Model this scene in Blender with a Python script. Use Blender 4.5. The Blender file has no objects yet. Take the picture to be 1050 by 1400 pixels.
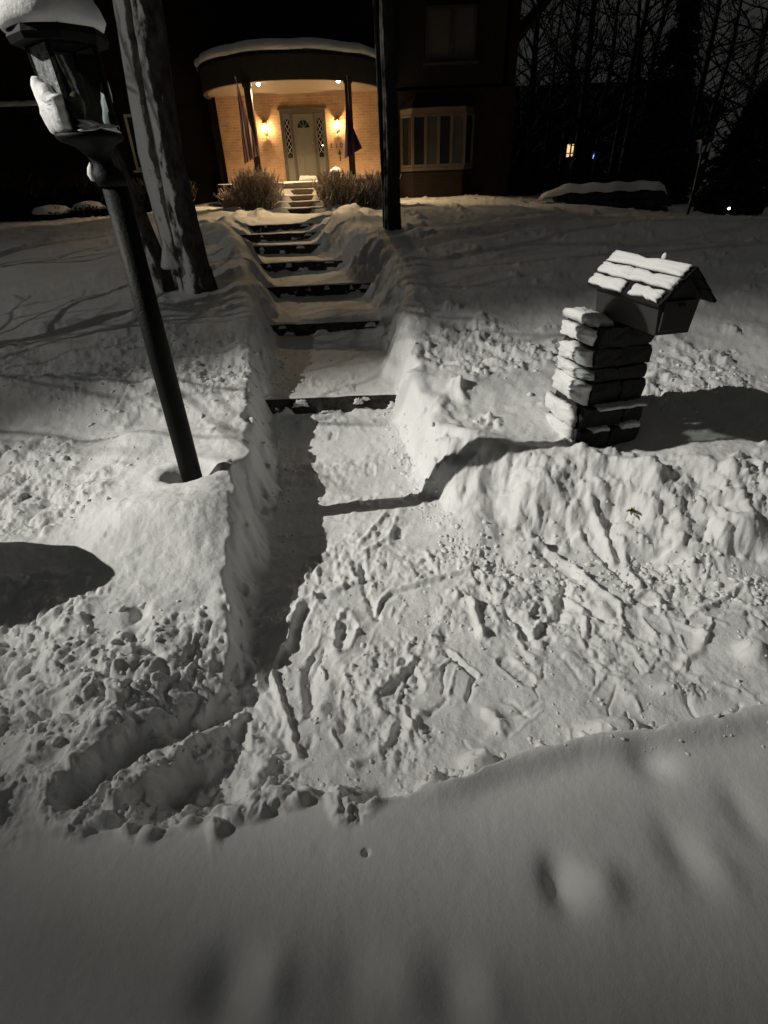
import bpy, bmesh, math, random
import numpy as np
from mathutils import Vector, Matrix
C = bpy.context.scene.collection
RND = random.Random(7)
PI = math.pi

# ------------------------------------------------------------------ helpers
class MB:
    """collects shapes and builds them as one mesh object"""
    def __init__(s): s.v = []; s.f = []
    def add(s, vs, fs):
        n = len(s.v); s.v += [tuple(v) for v in vs]; s.f += [tuple(i + n for i in f) for f in fs]
    def box(s, c, d, rz=0, ry=0, rx=0, taper=1.0):
        m = Matrix.Translation(c) @ Matrix.Rotation(rz, 4, 'Z') @ Matrix.Rotation(ry, 4, 'Y') @ Matrix.Rotation(rx, 4, 'X')
        vs = []
        for z in (-.5, .5):
            t = 1 if z < 0 else taper
            for x, y in ((-.5, -.5), (.5, -.5), (.5, .5), (-.5, .5)):
                vs.append(m @ Vector((x * d[0] * t, y * d[1] * t, z * d[2])))
        s.add(vs, [(3, 2, 1, 0), (4, 5, 6, 7), (0, 1, 5, 4), (1, 2, 6, 5), (2, 3, 7, 6), (3, 0, 4, 7)])
    def bar(s, a, b, w, h=None):
        a = Vector(a); b = Vector(b); h = h or w
        z = (b - a).normalized(); x = z.orthogonal().normalized()
        if abs(z.z) > .9: x = Vector((1, 0, 0)); x = (x - z * x.dot(z)).normalized()
        else: x = z.cross(Vector((0, 0, 1))).normalized()
        y = z.cross(x); vs = []
        for p in (a, b):
            for i, j in ((-.5, -.5), (.5, -.5), (.5, .5), (-.5, .5)): vs.append(p + x * i * w + y * j * h)
        s.add(vs, [(3, 2, 1, 0), (4, 5, 6, 7), (0, 1, 5, 4), (1, 2, 6, 5), (2, 3, 7, 6), (3, 0, 4, 7)])
    def tube(s, pts, rads, n=8, cap=True, jit=0, rnd=None):
        pts = [Vector(p) for p in pts]; base = len(s.v); ax = None
        for i, p in enumerate(pts):
            t = (pts[min(i + 1, len(pts) - 1)] - pts[max(i - 1, 0)]).normalized()
            if ax is None:
                ax = t.orthogonal().normalized()
            ax = (ax - t * ax.dot(t))
            ax = ax.normalized() if ax.length > 1e-6 else t.orthogonal().normalized()
            bx = t.cross(ax)
            for k in range(n):
                a = 2 * PI * k / n; r = rads[i] * (1 + (rnd.uniform(-jit, jit) if jit else 0))
                s.v.append(tuple(p + (ax * math.cos(a) + bx * math.sin(a)) * r))
        for i in range(len(pts) - 1):
            for k in range(n):
                k2 = (k + 1) % n
                s.f.append((base + i * n + k, base + i * n + k2, base + (i + 1) * n + k2, base + (i + 1) * n + k))
        if cap:
            s.f.append(tuple(base + k for k in reversed(range(n))))
            s.f.append(tuple(base + (len(pts) - 1) * n + k for k in range(n)))
    def lathe(s, prof, c=(0, 0, 0), n=24, a0=0):
        base = len(s.v)
        for r, z in prof:
            for k in range(n):
                a = a0 + 2 * PI * k / n
                s.v.append((c[0] + r * math.cos(a), c[1] + r * math.sin(a), c[2] + z))
        for i in range(len(prof) - 1):
            for k in range(n):
                k2 = (k + 1) % n
                s.f.append((base + i * n + k, base + i * n + k2, base + (i + 1) * n + k2, base + (i + 1) * n + k))
        s.f.append(tuple(base + k for k in reversed(range(n))))
        s.f.append(tuple(base + (len(prof) - 1) * n + k for k in range(n)))
    def prism(s, poly, z0, z1):
        n = len(poly); base = len(s.v)
        s.v += [(x, y, z0) for x, y in poly] + [(x, y, z1) for x, y in poly]
        s.f.append(tuple(base + i for i in reversed(range(n)))); s.f.append(tuple(base + n + i for i in range(n)))
        for i in range(n):
            j = (i + 1) % n; s.f.append((base + i, base + j, base + n + j, base + n + i))
    def build(s, name, mat, parent=None, smooth=False, bevel=0, loc=None):
        me = bpy.data.meshes.new(name); me.from_pydata(s.v, [], s.f)
        if smooth:
            me.polygons.foreach_set('use_smooth', [True] * len(me.polygons))
        me.materials.append(mat); me.update()
        o = bpy.data.objects.new(name, me); C.objects.link(o)
        if parent is not None: o.parent = parent
        if loc is not None: o.location = loc
        if bevel:
            b = o.modifiers.new('bevel', 'BEVEL'); b.width = bevel; b.segments = 2; b.limit_method = 'ANGLE'
        return o

def empty(name, loc=(0, 0, 0), rz=0, rx=0, ry=0):
    o = bpy.data.objects.new(name, None); C.objects.link(o); o.location = loc; o.rotation_euler = (rx, ry, rz); o.empty_display_size = .2
    return o
def tag(o, label=None, cat=None, group=None, kind=None):
    if label: o['label'] = label
    if cat: o['category'] = cat
    if group: o['group'] = group
    if kind: o['kind'] = kind
    return o
def copy_tree(o, parent=None):
    c = o.copy(); C.objects.link(c); c.parent = parent
    for ch in [x for x in bpy.data.objects if x.parent == o]: copy_tree(ch, c)
    return c

# ------------------------------------------------------------------ noise (numpy)
def _h(ix, iy, seed):
    ix = ix.astype(np.int64); iy = iy.astype(np.int64)
    n = (ix * 374761393 + iy * 668265263 + seed * 1442695041) & 0xffffffff
    n = ((n ^ (n >> 13)) * 1274126177) & 0xffffffff
    n = ((n ^ (n >> 16)) * 2246822519) & 0xffffffff
    return ((n ^ (n >> 15)) & 0xffffff) / float(0xffffff)
def vn(x, y, seed):
    ix = np.floor(x); iy = np.floor(y); fx = x - ix; fy = y - iy
    u = fx * fx * fx * (fx * (fx * 6 - 15) + 10); v = fy * fy * fy * (fy * (fy * 6 - 15) + 10)
    a = _h(ix, iy, seed); b = _h(ix + 1, iy, seed); c = _h(ix, iy + 1, seed); d = _h(ix + 1, iy + 1, seed)
    return ((a + (b - a) * u) + ((c + (d - c) * u) - (a + (b - a) * u)) * v) * 2 - 1
def fbm(x, y, octv, seed, g=.5):
    s = 0 * x; a = 1.; 
    for i in range(octv):
        s = s + a * vn(x, y, seed + i * 17)
        x, y = (x * 1.73 - y * 1.05) + 5.1, (x * 1.05 + y * 1.73) - 3.7; a *= g
    return s
def domes(x, y, cell, seed, pres, r0, r1, flat=1.15):
    """irregular rounded lumps: highest dome of the nearby cells"""
    x = x / cell; y = y / cell
    ix = np.floor(x); iy = np.floor(y); out = np.zeros_like(x)
    for dx in (-1, 0, 1):
        for dy in (-1, 0, 1):
            cx = ix + dx; cy = iy + dy
            on = _h(cx, cy, seed) < pres
            px = cx + .15 + .7 * _h(cx, cy, seed + 1); py = cy + .15 + .7 * _h(cx, cy, seed + 2)
            r = r0 + (r1 - r0) * _h(cx, cy, seed + 3) ** 1.5
            an = PI * _h(cx, cy, seed + 4); st = 1 + .6 * _h(cx, cy, seed + 5)
            ca, sa = np.cos(an), np.sin(an); ux = ((x - px) * ca + (y - py) * sa) * st; uy = -(x - px) * sa + (y - py) * ca
            d2 = (ux * ux + uy * uy) / (r * r)
            hgt = np.where(on, r * np.maximum(0, 1 - d2) ** flat * (.5 + .5 * _h(cx, cy, seed + 6)), 0)
            out = np.maximum(out, hgt)
    return out * cell
def ss(a, b, x):
    t = np.clip((x - a) / (b - a), 0, 1); return t * t * (3 - 2 * t)
def seg_d(x, y, a, b):
    ax, ay = a; bx, by = b; dx, dy = bx - ax, by - ay; L = dx * dx + dy * dy + 1e-9
    t = np.clip(((x - ax) * dx + (y - ay) * dy) / L, 0, 1)
    return np.hypot(x - ax - t * dx, y - ay - t * dy), t

STROKES = [(0.04, 0.013, [(-0.587, 1.784), (-0.507, 1.579), (-0.412, 1.332)]), (-0.02, 0.02, [(-0.618, 1.766), (-0.538, 1.547), (-0.46, 1.341)]), (0.05, 0.02, [(-0.434, 2.322), (-0.502, 2.305), (-0.542, 2.154), (-0.538, 2.013), (-0.598, 1.835)]), (-0.035, 0.03, [(-0.457, 2.276), (-0.51, 2.104), (-0.502, 1.966)]), (0.03, 0.012, [(-0.434, 2.317), (-0.291, 2.402), (-0.138, 2.473)]), (-0.03, 0.02, [(-0.153, 2.633), (-0.137, 2.421), (-0.103, 2.282), (-0.068, 2.152)]), (0.03, 0.012, [(-0.067, 2.197), (-0.044, 2.305), (0.019, 2.383), (0.239, 2.441), (0.519, 2.528)]), (-0.02, 0.012, [(-0.057, 2.164), (-0.03, 2.277), (0.027, 2.349), (0.236, 2.404)]), (0.03, 0.015, [(-0.186, 2.8), (-0.059, 3.087), (0.011, 3.203)]), (0.035, 0.015, [(0.088, 3.156), (0.036, 2.928), (-0.062, 2.809), (-0.185, 2.716)]), (0.035, 0.02, [(-0.057, 1.655), (0.021, 1.735), (0.124, 1.838)]), (-0.03, 0.02, [(-0.035, 1.636), (0.044, 1.715), (0.127, 1.808)]), (0.03, 0.02, [(-0.072, 1.646), (-0.08, 1.576), (-0.045, 1.524)]), (-0.045, 0.04, [(-0.417, 1.786), (-0.397, 1.662), (-0.388, 1.565)]), (0.035, 0.02, [(-0.441, 1.787), (-0.432, 1.664), (-0.407, 1.541)]), (0.04, 0.03, [(-0.302, 1.703), (-0.304, 1.622), (-0.322, 1.562)]), (-0.03, 0.025, [(-0.227, 1.566), (-0.215, 1.467)]), (0.03, 0.02, [(-0.274, 1.911), (-0.287, 2.045), (-0.246, 2.225)]), (0.035, 0.035, [(-0.209, 2.185), (-0.158, 2.108), (-0.17, 2.004), (-0.274, 1.901)]), (-0.04, 0.03, [(-0.259, 1.932), (-0.258, 2.09)]), (-0.03, 0.012, [(0.299, 1.881), (0.355, 1.796), (0.416, 1.734), (0.358, 1.608)]), (0.025, 0.012, [(0.313, 1.898), (0.372, 1.805), (0.432, 1.737), (0.372, 1.607)]), (0.03, 0.015, [(0.492, 2.247), (0.489, 2.121), (0.5, 1.991)]), (-0.03, 0.015, [(0.671, 2.16), (0.707, 2.084), (0.737, 1.967)]), (0.025, 0.01, [(0.709, 2.208), (0.781, 2.104), (0.839, 2.065), (0.771, 1.999)]), (0.03, 0.02, [(-0.018, 1.442), (-0.062, 1.353), (-0.169, 1.3)]), (0.02, 0.03, [(0.447, 1.534), (0.488, 1.451), (0.434, 1.391), (0.358, 1.349)]), (0.03, 0.02, [(0.129, 1.533), (0.065, 1.423)]), (0.055, 0.022, [(1.373, 2.977), (1.402, 2.791), (1.406, 2.534)]), (-0.04, 0.02, [(1.296, 2.818), (1.342, 2.626), (1.405, 2.449), (1.438, 2.326)]), (0.05, 0.02, [(1.489, 2.634), (1.467, 2.445), (1.48, 2.317)]), (0.045, 0.018, [(0.981, 2.723), (1.055, 2.626), (1.152, 2.516), (1.225, 2.302), (1.309, 2.18)]), (-0.03, 0.018, [(0.955, 2.669), (1.04, 2.574), (1.146, 2.433)]), (-0.06, 0.03, [(1.06, 2.358), (1.002, 2.226), (0.953, 2.103)]), (0.03, 0.015, [(1.087, 2.193), (1.073, 2.083), (1.049, 1.968)]), (-0.025, 0.015, [(1.101, 2.206), (1.154, 2.105), (1.218, 2.022)]), (0.03, 0.02, [(0.476, 2.257), (0.486, 2.116), (0.495, 1.991)]), (0.03, 0.015, [(1.672, 2.103), (1.84, 2.163), (2.02, 2.27), (2.212, 2.304)]), (-0.03, 0.018, [(1.519, 2.442), (1.585, 2.522), (1.755, 2.563), (1.912, 2.571), (2.029, 2.691)]), (0.02, 0.012, [(1.549, 2.44), (1.713, 2.43), (1.803, 2.441)]), (-0.03, 0.015, [(0.663, 2.147), (0.717, 2.05), (0.736, 1.972)]), (0.03, 0.015, [(0.704, 2.158), (0.821, 2.084), (0.829, 2.044), (0.757, 1.984)]), (0.03, 0.02, [(1.661, 1.972), (1.569, 1.832), (1.439, 1.748)]), (0.025, 0.018, [(1.457, 1.933), (1.441, 1.862)]), (0.02, 0.02, [(0.433, 1.534), (0.485, 1.477), (0.478, 1.407)]), (-0.03, 0.015, [(0.29, 1.887), (0.374, 1.781), (0.423, 1.713), (0.362, 1.595)]), (0.02, 0.01, [(0.091, 2.401), (0.262, 2.439), (0.531, 2.538)]), (-0.13, 0.045, [(-0.774, 1.524), (-0.85, 1.462), (-0.912, 1.411)]), (-0.13, 0.05, [(-0.96, 1.383), (-1.036, 1.314), (-1.104, 1.21), (-1.172, 1.079)]), (0.05, 0.03, [(-0.694, 1.528), (-0.79, 1.436), (-0.863, 1.335), (-0.974, 1.166), (-1.021, 1.084)]), (-0.1, 0.05, [(-0.829, 1.211), (-0.876, 1.137)]), (0.035, 0.02, [(-0.863, 2.161), (-0.789, 2.012), (-0.712, 1.833), (-0.643, 1.711)]), (0.04, 0.04, [(-1.323, 1.461), (-1.25, 1.506)]), (-0.05, 0.04, [(-1.254, 1.986), (-1.205, 1.812), (-1.115, 1.728)]), (-0.05, 0.04, [(-1.453, 1.362), (-1.38, 1.418)])]
DENTS = [(-0.05, 0.05, 0.075, 0.508, 0.747), (0.028, 0.06, 0.065, 0.639, 0.728), (-0.06, 0.075, 0.09, -0.501, 0.517), (0.028, 0.055, 0.085, -0.36, 0.528), (-0.022, 0.06, 0.11, 0.927, 0.821), (0.01, 0.05, 0.09, 1.029, 0.763), (-0.018, 0.06, 0.11, 1.204, 0.938), (-0.024, 0.06, 0.11, 0.131, 0.472), (0.012, 0.05, 0.08, 0.246, 0.474), (-0.018, 0.07, 0.11, -0.145, 0.529), (0.01, 0.05, 0.08, 0.009, 0.525), (-0.02, 0.012, 0.012, -0.106, 0.859), (-0.12, 0.38, 0.3, 1.727, 3.614), (-0.03, 0.08, 0.08, 0.969, 1.137), (0.032, 0.034, 0.03, -1.031, 1.001), (0.032, 0.034, 0.03, -0.931, 0.977), (0.032, 0.034, 0.03, -0.855, 0.945), (0.032, 0.034, 0.03, -0.797, 1.043), (0.032, 0.034, 0.03, -0.707, 1.053), (0.032, 0.034, 0.03, -0.617, 0.955), (0.032, 0.034, 0.03, -0.569, 0.995), (0.032, 0.034, 0.03, -0.522, 1.059), (0.032, 0.034, 0.03, -0.461, 1.097), (0.032, 0.034, 0.03, -0.636, 1.037), (0.032, 0.034, 0.03, -1.018, 1.065), (0.032, 0.034, 0.03, -0.729, 0.989), (0.035, 0.039, 0.032, -0.303, 1.091), (0.035, 0.039, 0.032, -0.111, 1.097), (0.035, 0.039, 0.032, 0.145, 1.173), (0.035, 0.039, 0.032, 0.222, 1.117), (0.035, 0.039, 0.032, 0.305, 1.196), (0.035, 0.039, 0.032, 0.382, 1.255), (0.035, 0.039, 0.032, -0.194, 1.114), (0.1, 0.07, 0.05, 0.173, 1.166), (0.09, 0.06, 0.048, 0.349, 1.27), (-0.07, 0.05, 0.035, -0.057, 1.152), (0.09, 0.07, 0.05, -0.174, 1.111), (0.075, 0.13, 0.06, 0.987, 1.395), (-0.05, 0.03, 0.02, 1.021, 1.266), (0.055, 0.13, 0.05, 1.333, 1.59), (0.08, 0.06, 0.06, 1.809, 1.795), (0.04, 0.05, 0.035, -0.443, 1.069), (0.03, 0.03, 0.025, -0.346, 1.038), (0.12, 0.3, 0.24, -1.925, 3.857), (0.08, 0.34, 0.3, 2.016, 2.597), (0.1, 0.28, 0.22, -1.435, 2.703), (0.1, 0.25, 0.22, 0.631, 3.498), (0.08, 0.2, 0.2, 0.563, 3.03), (0.14, 0.35, 0.25, -2.785, 6.97), (0.1, 0.25, 0.2, -1.999, 4.927), (0.1, 0.45, 0.35, -0.378, 10.323), (0.1, 0.45, 0.35, -0.602, 7.924), (0.1, 0.45, 0.35, 0.089, 7.708), (0.1, 0.45, 0.35, -0.653, 13.802), (0.1, 0.45, 0.35, -0.14, 12.53), (0.1, 0.45, 0.35, 0.595, 4.687)]


# ------------------------------------------------------------------ the snow-covered ground
STEPS = [(5.18, 0.0, .185), (7.57, .185, .185), (9.43, .37, .18), (10.86, .55, .18), (12.02, .73, .175), (12.86, .905, .145), (13.45, 1.05, .13)]   # y of the riser, z at its foot, rise
PORCH_STEPS = [(17.2, 1.16, .13), (17.6, 1.29, .14), (18.0, 1.43, .14), (18.4, 1.57, .15), (18.8, 1.72, .16)]
XL_Y = [-3, 1.0, 1.3, 1.8, 2.3, 3.3, 4.3, 5.18, 7.57, 9.43, 10.86, 12.02, 12.86, 13.4, 17, 19, 30]
XL_X = [-.45, -.45, -.48, -.62, -.75, -.80, -.96, -1.09, -1.36, -1.62, -1.98, -2.44, -2.62, -2.52, -2.5, -2.65, -2.65]
XR_Y = [-3, 2.7, 3.3, 4.2, 5.18, 7.57, 9.43, 10.86, 12.02, 12.86, 13.4, 17, 19, 30]
XR_X = [.6, .55, .36, .2, .13, 0, -.27, -.8, -1.3, -1.5, -1.58, -1.5, -1.43, -1.43]
BL_Y = [-3, .3, 1.0, 2., 3., 4.3, 5.2, 7.5, 9.4, 11, 13, 15, 19, 24]
BL_Z = [.2, .2, .22, .25, .29, .39, .48, .76, .98, 1.16, 1.28, 1.31, 1.28, 1.25]
BR_Y = [-3, 1, 2.2, 3, 3.6, 4.3, 5.2, 7.5, 9.4, 11, 13, 16, 20, 24]
BR_Z = [.2, .25, .27, .31, .36, .41, .48, .75, .95, 1.15, 1.22, 1.27, 1.24, 1.22]

def floor_z(y):
    z = np.zeros_like(y)
    for (ys, z0, r) in STEPS + PORCH_STEPS:
        z = z + r * np.clip((y - (ys + .004)) / .022, 0, 1)
    return z
def blob(x, y, cx, cy, rx, ry):
    return np.exp(-(((x - cx) / rx) ** 2 + ((y - cy) / ry) ** 2))

def ground(x, y, detail=True):
    x = np.asarray(x, float); y = np.asarray(y, float)
    e1 = fbm(x * 3.1, y * 3.1, 3, 11); e2 = fbm(x * 11, y * 11, 3, 23)
    near = ss(22, 6, y)
    wob = .05 * e1 + .02 * e2
    xl = np.interp(y, XL_Y, XL_X); xr = np.interp(y, XR_Y, XR_X)
    toe = np.interp(x, [.3, .55, .9, 1.6, 2.0, 2.6, 4, 8], [2.9, 2.62, 2.46, 2.42, 2.24, 2.12, 2.0, 1.9])
    yb = np.interp(x, [-3, -.7, -.45, -.11, .15, .4, .71, 1.0, 1.56, 3, 8], [1.0, 1.05, 1.14, 1.1, 1.13, 1.2, 1.27, 1.3, 1.37, 1.48, 1.5])
    dL = x - xl + wob * 1.0
    inmound = ss(.35, .9, x) * ss(3.9, 3.0, y)
    dR = np.maximum(xr - x, toe - y) + wob * 1.3 * (1 - inmound) + .045 * e1 * inmound
    dB = y - yb + .03 * e1 + .012 * e2
    zf = floor_z(y)
    bl = np.interp(y, BL_Y, BL_Z); br = np.interp(y, BR_Y, BR_Z)
    # the lawn falls away to the far right and undulates
    und = .05 * fbm(x * .5, y * .5, 3, 5) + .018 * fbm(x * 1.7, y * 1.7, 3, 6)
    br = br + und - .085 * np.clip(x - 3.6, 0, 8) * ss(9, 15, y)
    bl = bl + und - .03 * np.clip(-x - 6, 0, 20) * ss(9, 15, y)
    bl = bl + .12 * blob(x, y, -1.06, 2.8, .24, .42)
    bl = bl + .10 * blob(x, y, -1.35, 3.3, .5, .9)              # pile beside the lamp post
    bl = bl - .24 * ss(2.0, 1.62, y) * ss(-1.25, -.62, x); kf = ss(.85, 1.15, y); bl = bl * kf + (1 - kf) * .2; br = br * kf + (1 - kf) * .2
    wL = np.interp(y, [1, 2, 3.5, 6, 9, 12], [.2, .2, .2, .24, .45, .6])
    wRp = np.interp(y, [1, 3, 5, 7, 9, 12], [.2, .2, .22, .35, .7, .8])
    inmound = ss(.35, .9, x) * ss(3.9, 3.0, y)
    wR = wRp + (1.0 - wRp) * inmound
    e3 = (fbm(x * 13, y * 9, 3, 333) * .055 + fbm(x * 30, y * 26, 2, 335) * .008) * near
    dR = dR + .07 * (.5 - np.abs(np.sin(y * 5.6 + .6 * e1))) * ss(4.2, 5., y) * ss(11, 9, y)
    sL = ss(0.0, 1.0, -dL / wL + e3 * ss(1.6, .4, np.abs(-dL / wL - .5)))
    e4 = fbm(x * 5, y * 5, 2, 343) * .06 * near
    sR = ss(0.0, 1.0, -dR / wR + (e3 * (1 - inmound) + e4 * inmound) * ss(1.6, .4, np.abs(-dR / wR - .5))); sB = ss(0.0, .07, -dB)
    fg = .2 + .006 * fbm(x * 1.3, y * 1.3, 2, 31) + .03 * ss(.2, -1.5, y)
    rim = .05 * np.exp(-((y - yb + .06) / .06) ** 2) * ss(-.2, .3, x)
    bank = (bl - zf) * sL + (br - zf) * sR
    h = zf + np.where(y > 3, bank, np.maximum(bank, (fg + rim - zf) * sB))
    # soft crest lip along the path walls
    h = h + .05 * np.exp(-((dL / wL + 1.25) / .5) ** 2) * near * (1 - sB) * ss(4.5, 6.5, y) + .05 * np.exp(-((dR / wR + 1.2) / .5) ** 2) * near * (1 - inmound) * (1 - sB)
    if detail:
        snow = np.maximum(np.maximum(sL, sR), 0)
        inside = (1 - np.maximum(sL, sR)) * (1 - sB)
        # --- clods
        m = np.zeros_like(x)
        m = np.maximum(m, ss(.2, .55, e1 * .35 + 1.1 * blob(x, y, -2.3, 5.6, 1.5, .9)))
        m = np.maximum(m, ss(.2, .5, e1 * .35 + 1.1 * blob(x, y, -2.55, 3.1, .6, .75)))
        m = np.maximum(m, ss(.15, .5, e1 * .45 + 1.15 * blob(x, y, -1.15, 1.55, .62, .42)))
        m = np.maximum(m, ss(.2, .55, e1 * .35 + 1.0 * blob(x, y, -1.35, 5.1, .55, .6)))
        m = np.maximum(m, ss(.2, .5, e1 * .4 + 1.1 * blob(x, y, -2.5, 1.7, 1.2, .5)))
        m = m * ss(.55, .85, sL) * (1 - .9 * blob(x, y, -1.9, 3.8, .55, .4)) * (1 - .95 * ss(.35, .8, blob(x, y, -1.2, 2.75, .5, .75)))
        m = np.maximum(m, ss(.3, .6, blob(x, y, -.75, 1.06, .75, .10) + .3 * vn(x * 6, y * 6, 45)))
        m = m * ss(.90, .98, y + .06 * e1 + .12 * vn(x * 7, y * 7, 40))
        mm = ss(.02, .35, e1 * .25 + blob(x, y, 1.4, 2.85, 1.1, .5)) * ss(.03, .2, sR) * ss(.62, .9, x + .1 * e1)
        mr = ss(.2, .5, e1 * .3 + blob(x, y, 1.15, 5.4, .75, .55)) * sR
        mr = np.maximum(mr, ss(.2, .5, e1 * .3 + blob(x, y, 2.75, 4.6, .75, .6)) * sR)
        mr = np.maximum(mr, .8 * ss(.2, .5, e1 * .5 + .9 * blob(x, y, 2.6, 3.1, .5, .25)) * sR)
        wx = x + .03 * vn(x * 9, y * 9, 71) + .012 * vn(x * 27, y * 27, 73); wy = y + .03 * vn(x * 9, y * 9, 72) + .012 * vn(x * 27, y * 27, 74)
        big = domes(wx, wy, .15, 101, .75, .3, .75); mid = domes(wx, wy, .075, 111, .8, .3, .75); sml = domes(wx, wy, .036, 121, .8, .3, .7); tin = domes(x, y, .018, 131, .75, .3, .7)
        allm = np.maximum(m, mr)
        bil = np.abs(vn(wx * 6, wy * 6, 201)) * .5 + np.abs(vn(wx * 12.7, wy * 12.7, 202)) * .3 + np.abs(vn(wx * 25, wy * 25, 203)) * .17 + np.abs(vn(wx * 51, wy * 51, 204)) * .09
        h = h + allm * (.075 * (bil - .25) + .2 * big + .3 * mid + .42 * sml + .4 * tin)
        h = h + mm * (.045 * fbm(x * 4.5, y * 4.5, 3, 377) + .045 * (bil - .25) + .1 * big + .36 * mid + .6 * sml + .5 * tin)
        # right bank front face: furrows running down the slope
        h = h + inmound * sR * (1 - sR) * 4 * .02 * fbm(x * 4, y * 4, 4, 51)
        # rough path walls
        edge = (sL * (1 - sL) + sR * (1 - sR) * (1 - inmound)) * 4 * near * (1 - sB)
        h = h + edge * (.05 * fbm(x * 7, y * 5, 4, 61) + .30 * mid * ss(-.1, .4, e1))
        # trodden floor
        rub = ss(.0, .5, fbm(x * 2.3, y * 2.3, 3, 81) + .25 * e1) * .92 + .06
        fl = inside * near
        h = h + fl * (.013 * fbm(x * 2.2, y * 2.2, 3, 91) + (.003 + .009 * rub) * fbm(x * 9, y * 7, 3, 92) + (.0015 + .006 * rub) * fbm(x * 30, y * 24, 3, 93) + rub * (.42 * sml + .5 * tin) + .35 * ss(.25, .7, fbm(x * 3, y * 3, 2, 83)) * mid)
        toeband = np.exp(-((dR - .05) / .12) ** 2) * ss(.2, .5, x) * ss(3.6, 2.9, y) + .8 * np.exp(-((dB - .04) / .07) ** 2) * (.4 + .6 * ss(0, .5, e1))
        h = h + toeband * (.4 * mid + .7 * sml + .5 * tin)
        # general fine roughness of the lawn snow: wind crust
        lawn = snow * (1 - .85 * np.maximum(allm, mm)) * kf
        h = h + lawn * (.006 * fbm(x * 6, y * 6, 3, 141) + .0035 * fbm(x * 22, y * 22, 3, 142))
        h = h + lawn * near * .35 * mid * ss(.35, .7, fbm(x * 1.1 + 3, y * 1.1, 3, 150)) * ss(2.2, 4.5, y)
        h = h + sB * .0007 * fbm(x * 16, y * 16, 3, 160)
        # trampled, shovelled heaps beside the upper path
        up = np.exp(-((x - xr - .9) / .9) ** 2) * ss(12, 14, y) * ss(22, 18, y)
        up2 = np.exp(-((x - xl + .9) / .8) ** 2) * ss(9, 11, y) * ss(21, 18, y)
        h = h + (up + up2) * .14 * fbm(x * 1.6, y * 1.1, 3, 170)
        # broken snow banked against the foot of each step
        for (ys, z0, r) in STEPS:
            h = h + inside * near * (ys - y > -.01) * np.exp(-((ys - y) / .09) ** 2) * (.012 + .07 * np.maximum(0, fbm(x * 6 + ys, y * 4, 3, 310)))
        # scratches, shovel ridges, drag marks
        for amp, w, pts in STROKES + SCRATCH:
            px = [p[0] for p in pts]; py = [p[1] for p in pts]; g = 3 * w + .02
            sel = np.nonzero((x > min(px) - g) & (x < max(px) + g) & (y > min(py) - g) & (y < max(py) + g))
            if not len(sel[0]): continue
            xs = x[sel] + .008 * vn(x[sel] * 25, y[sel] * 25, 3); ys = y[sel] + .008 * vn(x[sel] * 25, y[sel] * 25, 4)
            best = np.zeros_like(xs)
            for a, b in zip(pts[:-1], pts[1:]):
                d, t = seg_d(xs, ys, a, b)
                best = np.maximum(best, np.exp(-(d / w) ** 2 * .9) if amp > 0 else np.exp(-(d / w) ** 2.6))
            h[sel] += .85 * (1 - .92 * sB[sel]) * amp * best * (.75 + .35 * vn(xs * 14, ys * 14, 9))
        for amp, rx, ry, cx, cy in DENTS:
            q = ((x - cx) / rx) ** 2 + ((y - cy) / ry) ** 2
            h = h + amp * np.exp(-q ** (1.6 if rx < .04 or amp >= .07 and ry < .08 else 1.))
        for cx, cy, a, L, W in PRINTS:                          # boot prints
            ux = (x - cx) * math.cos(a) + (y - cy) * math.sin(a); uy = -(x - cx) * math.sin(a) + (y - cy) * math.cos(a)
            q = np.hypot(np.maximum(np.abs(ux) - L / 2, 0), uy) / W
            h = h - .012 * ss(1.3, .6, q) * (1 + .12 * np.sin(ux * 150 + 3 * vn(ux * 20, uy * 20, 8))) + .006 * np.exp(-((q - 1.25) / .18) ** 2)
    # hollow scoured round the lamp post
    dp = np.hypot((x + 1.31) / 1.25, y - 3.2) + .012 * vn(x * 14, y * 14, 88)
    h = h - .09 * ss(.17, .09, dp) + .015 * np.exp(-((dp - .2) / .05) ** 2)
    return h
def gz(x, y, detail=False): return float(ground(np.array([x]), np.array([y]), detail)[0])

_r = random.Random(41); SCRATCH = []; PRINTS = []
for i in range(190):
    cx = _r.uniform(-.55, 2.4); cy = _r.uniform(1.2, 2.7 if cx < .6 else 2.4); a = _r.gauss(PI / 2, .7); L = _r.uniform(.03, .22); k = _r.uniform(-.5, .5)
    p = [(cx + L * t * math.cos(a + k * t), cy + L * t * math.sin(a + k * t)) for t in (-.5, 0, .5)]
    SCRATCH.append((_r.choice((1, 1, -1)) * _r.uniform(.008, .024), _r.uniform(.005, .013), p))
for i in range(40):                                              # shovel marks across the walk
    cy = _r.uniform(2.6, 8.6); xc = float(np.interp(cy, XL_Y, XL_X)) + _r.uniform(.3, 1.2); L = _r.uniform(.1, .5)
    SCRATCH.append((_r.uniform(.008, .018), _r.uniform(.008, .016), [(xc - L / 2, cy), (xc, cy + _r.uniform(-.03, .03)), (xc + L / 2, cy + _r.uniform(-.05, .05))]))
for (cx, cy, a) in ((-.23, 2.02, 1.3), (.1, 1.75, 1.9), (.62, 1.75, 2.2), (.85, 2.15, 1.0), (1.45, 2.2, .5), (-.1, 3.9, 1.6), (-.45, 4.6, 1.5), (2.1, 2.0, .3)):
    PRINTS.append((cx, cy, a, .13, .04))

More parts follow.
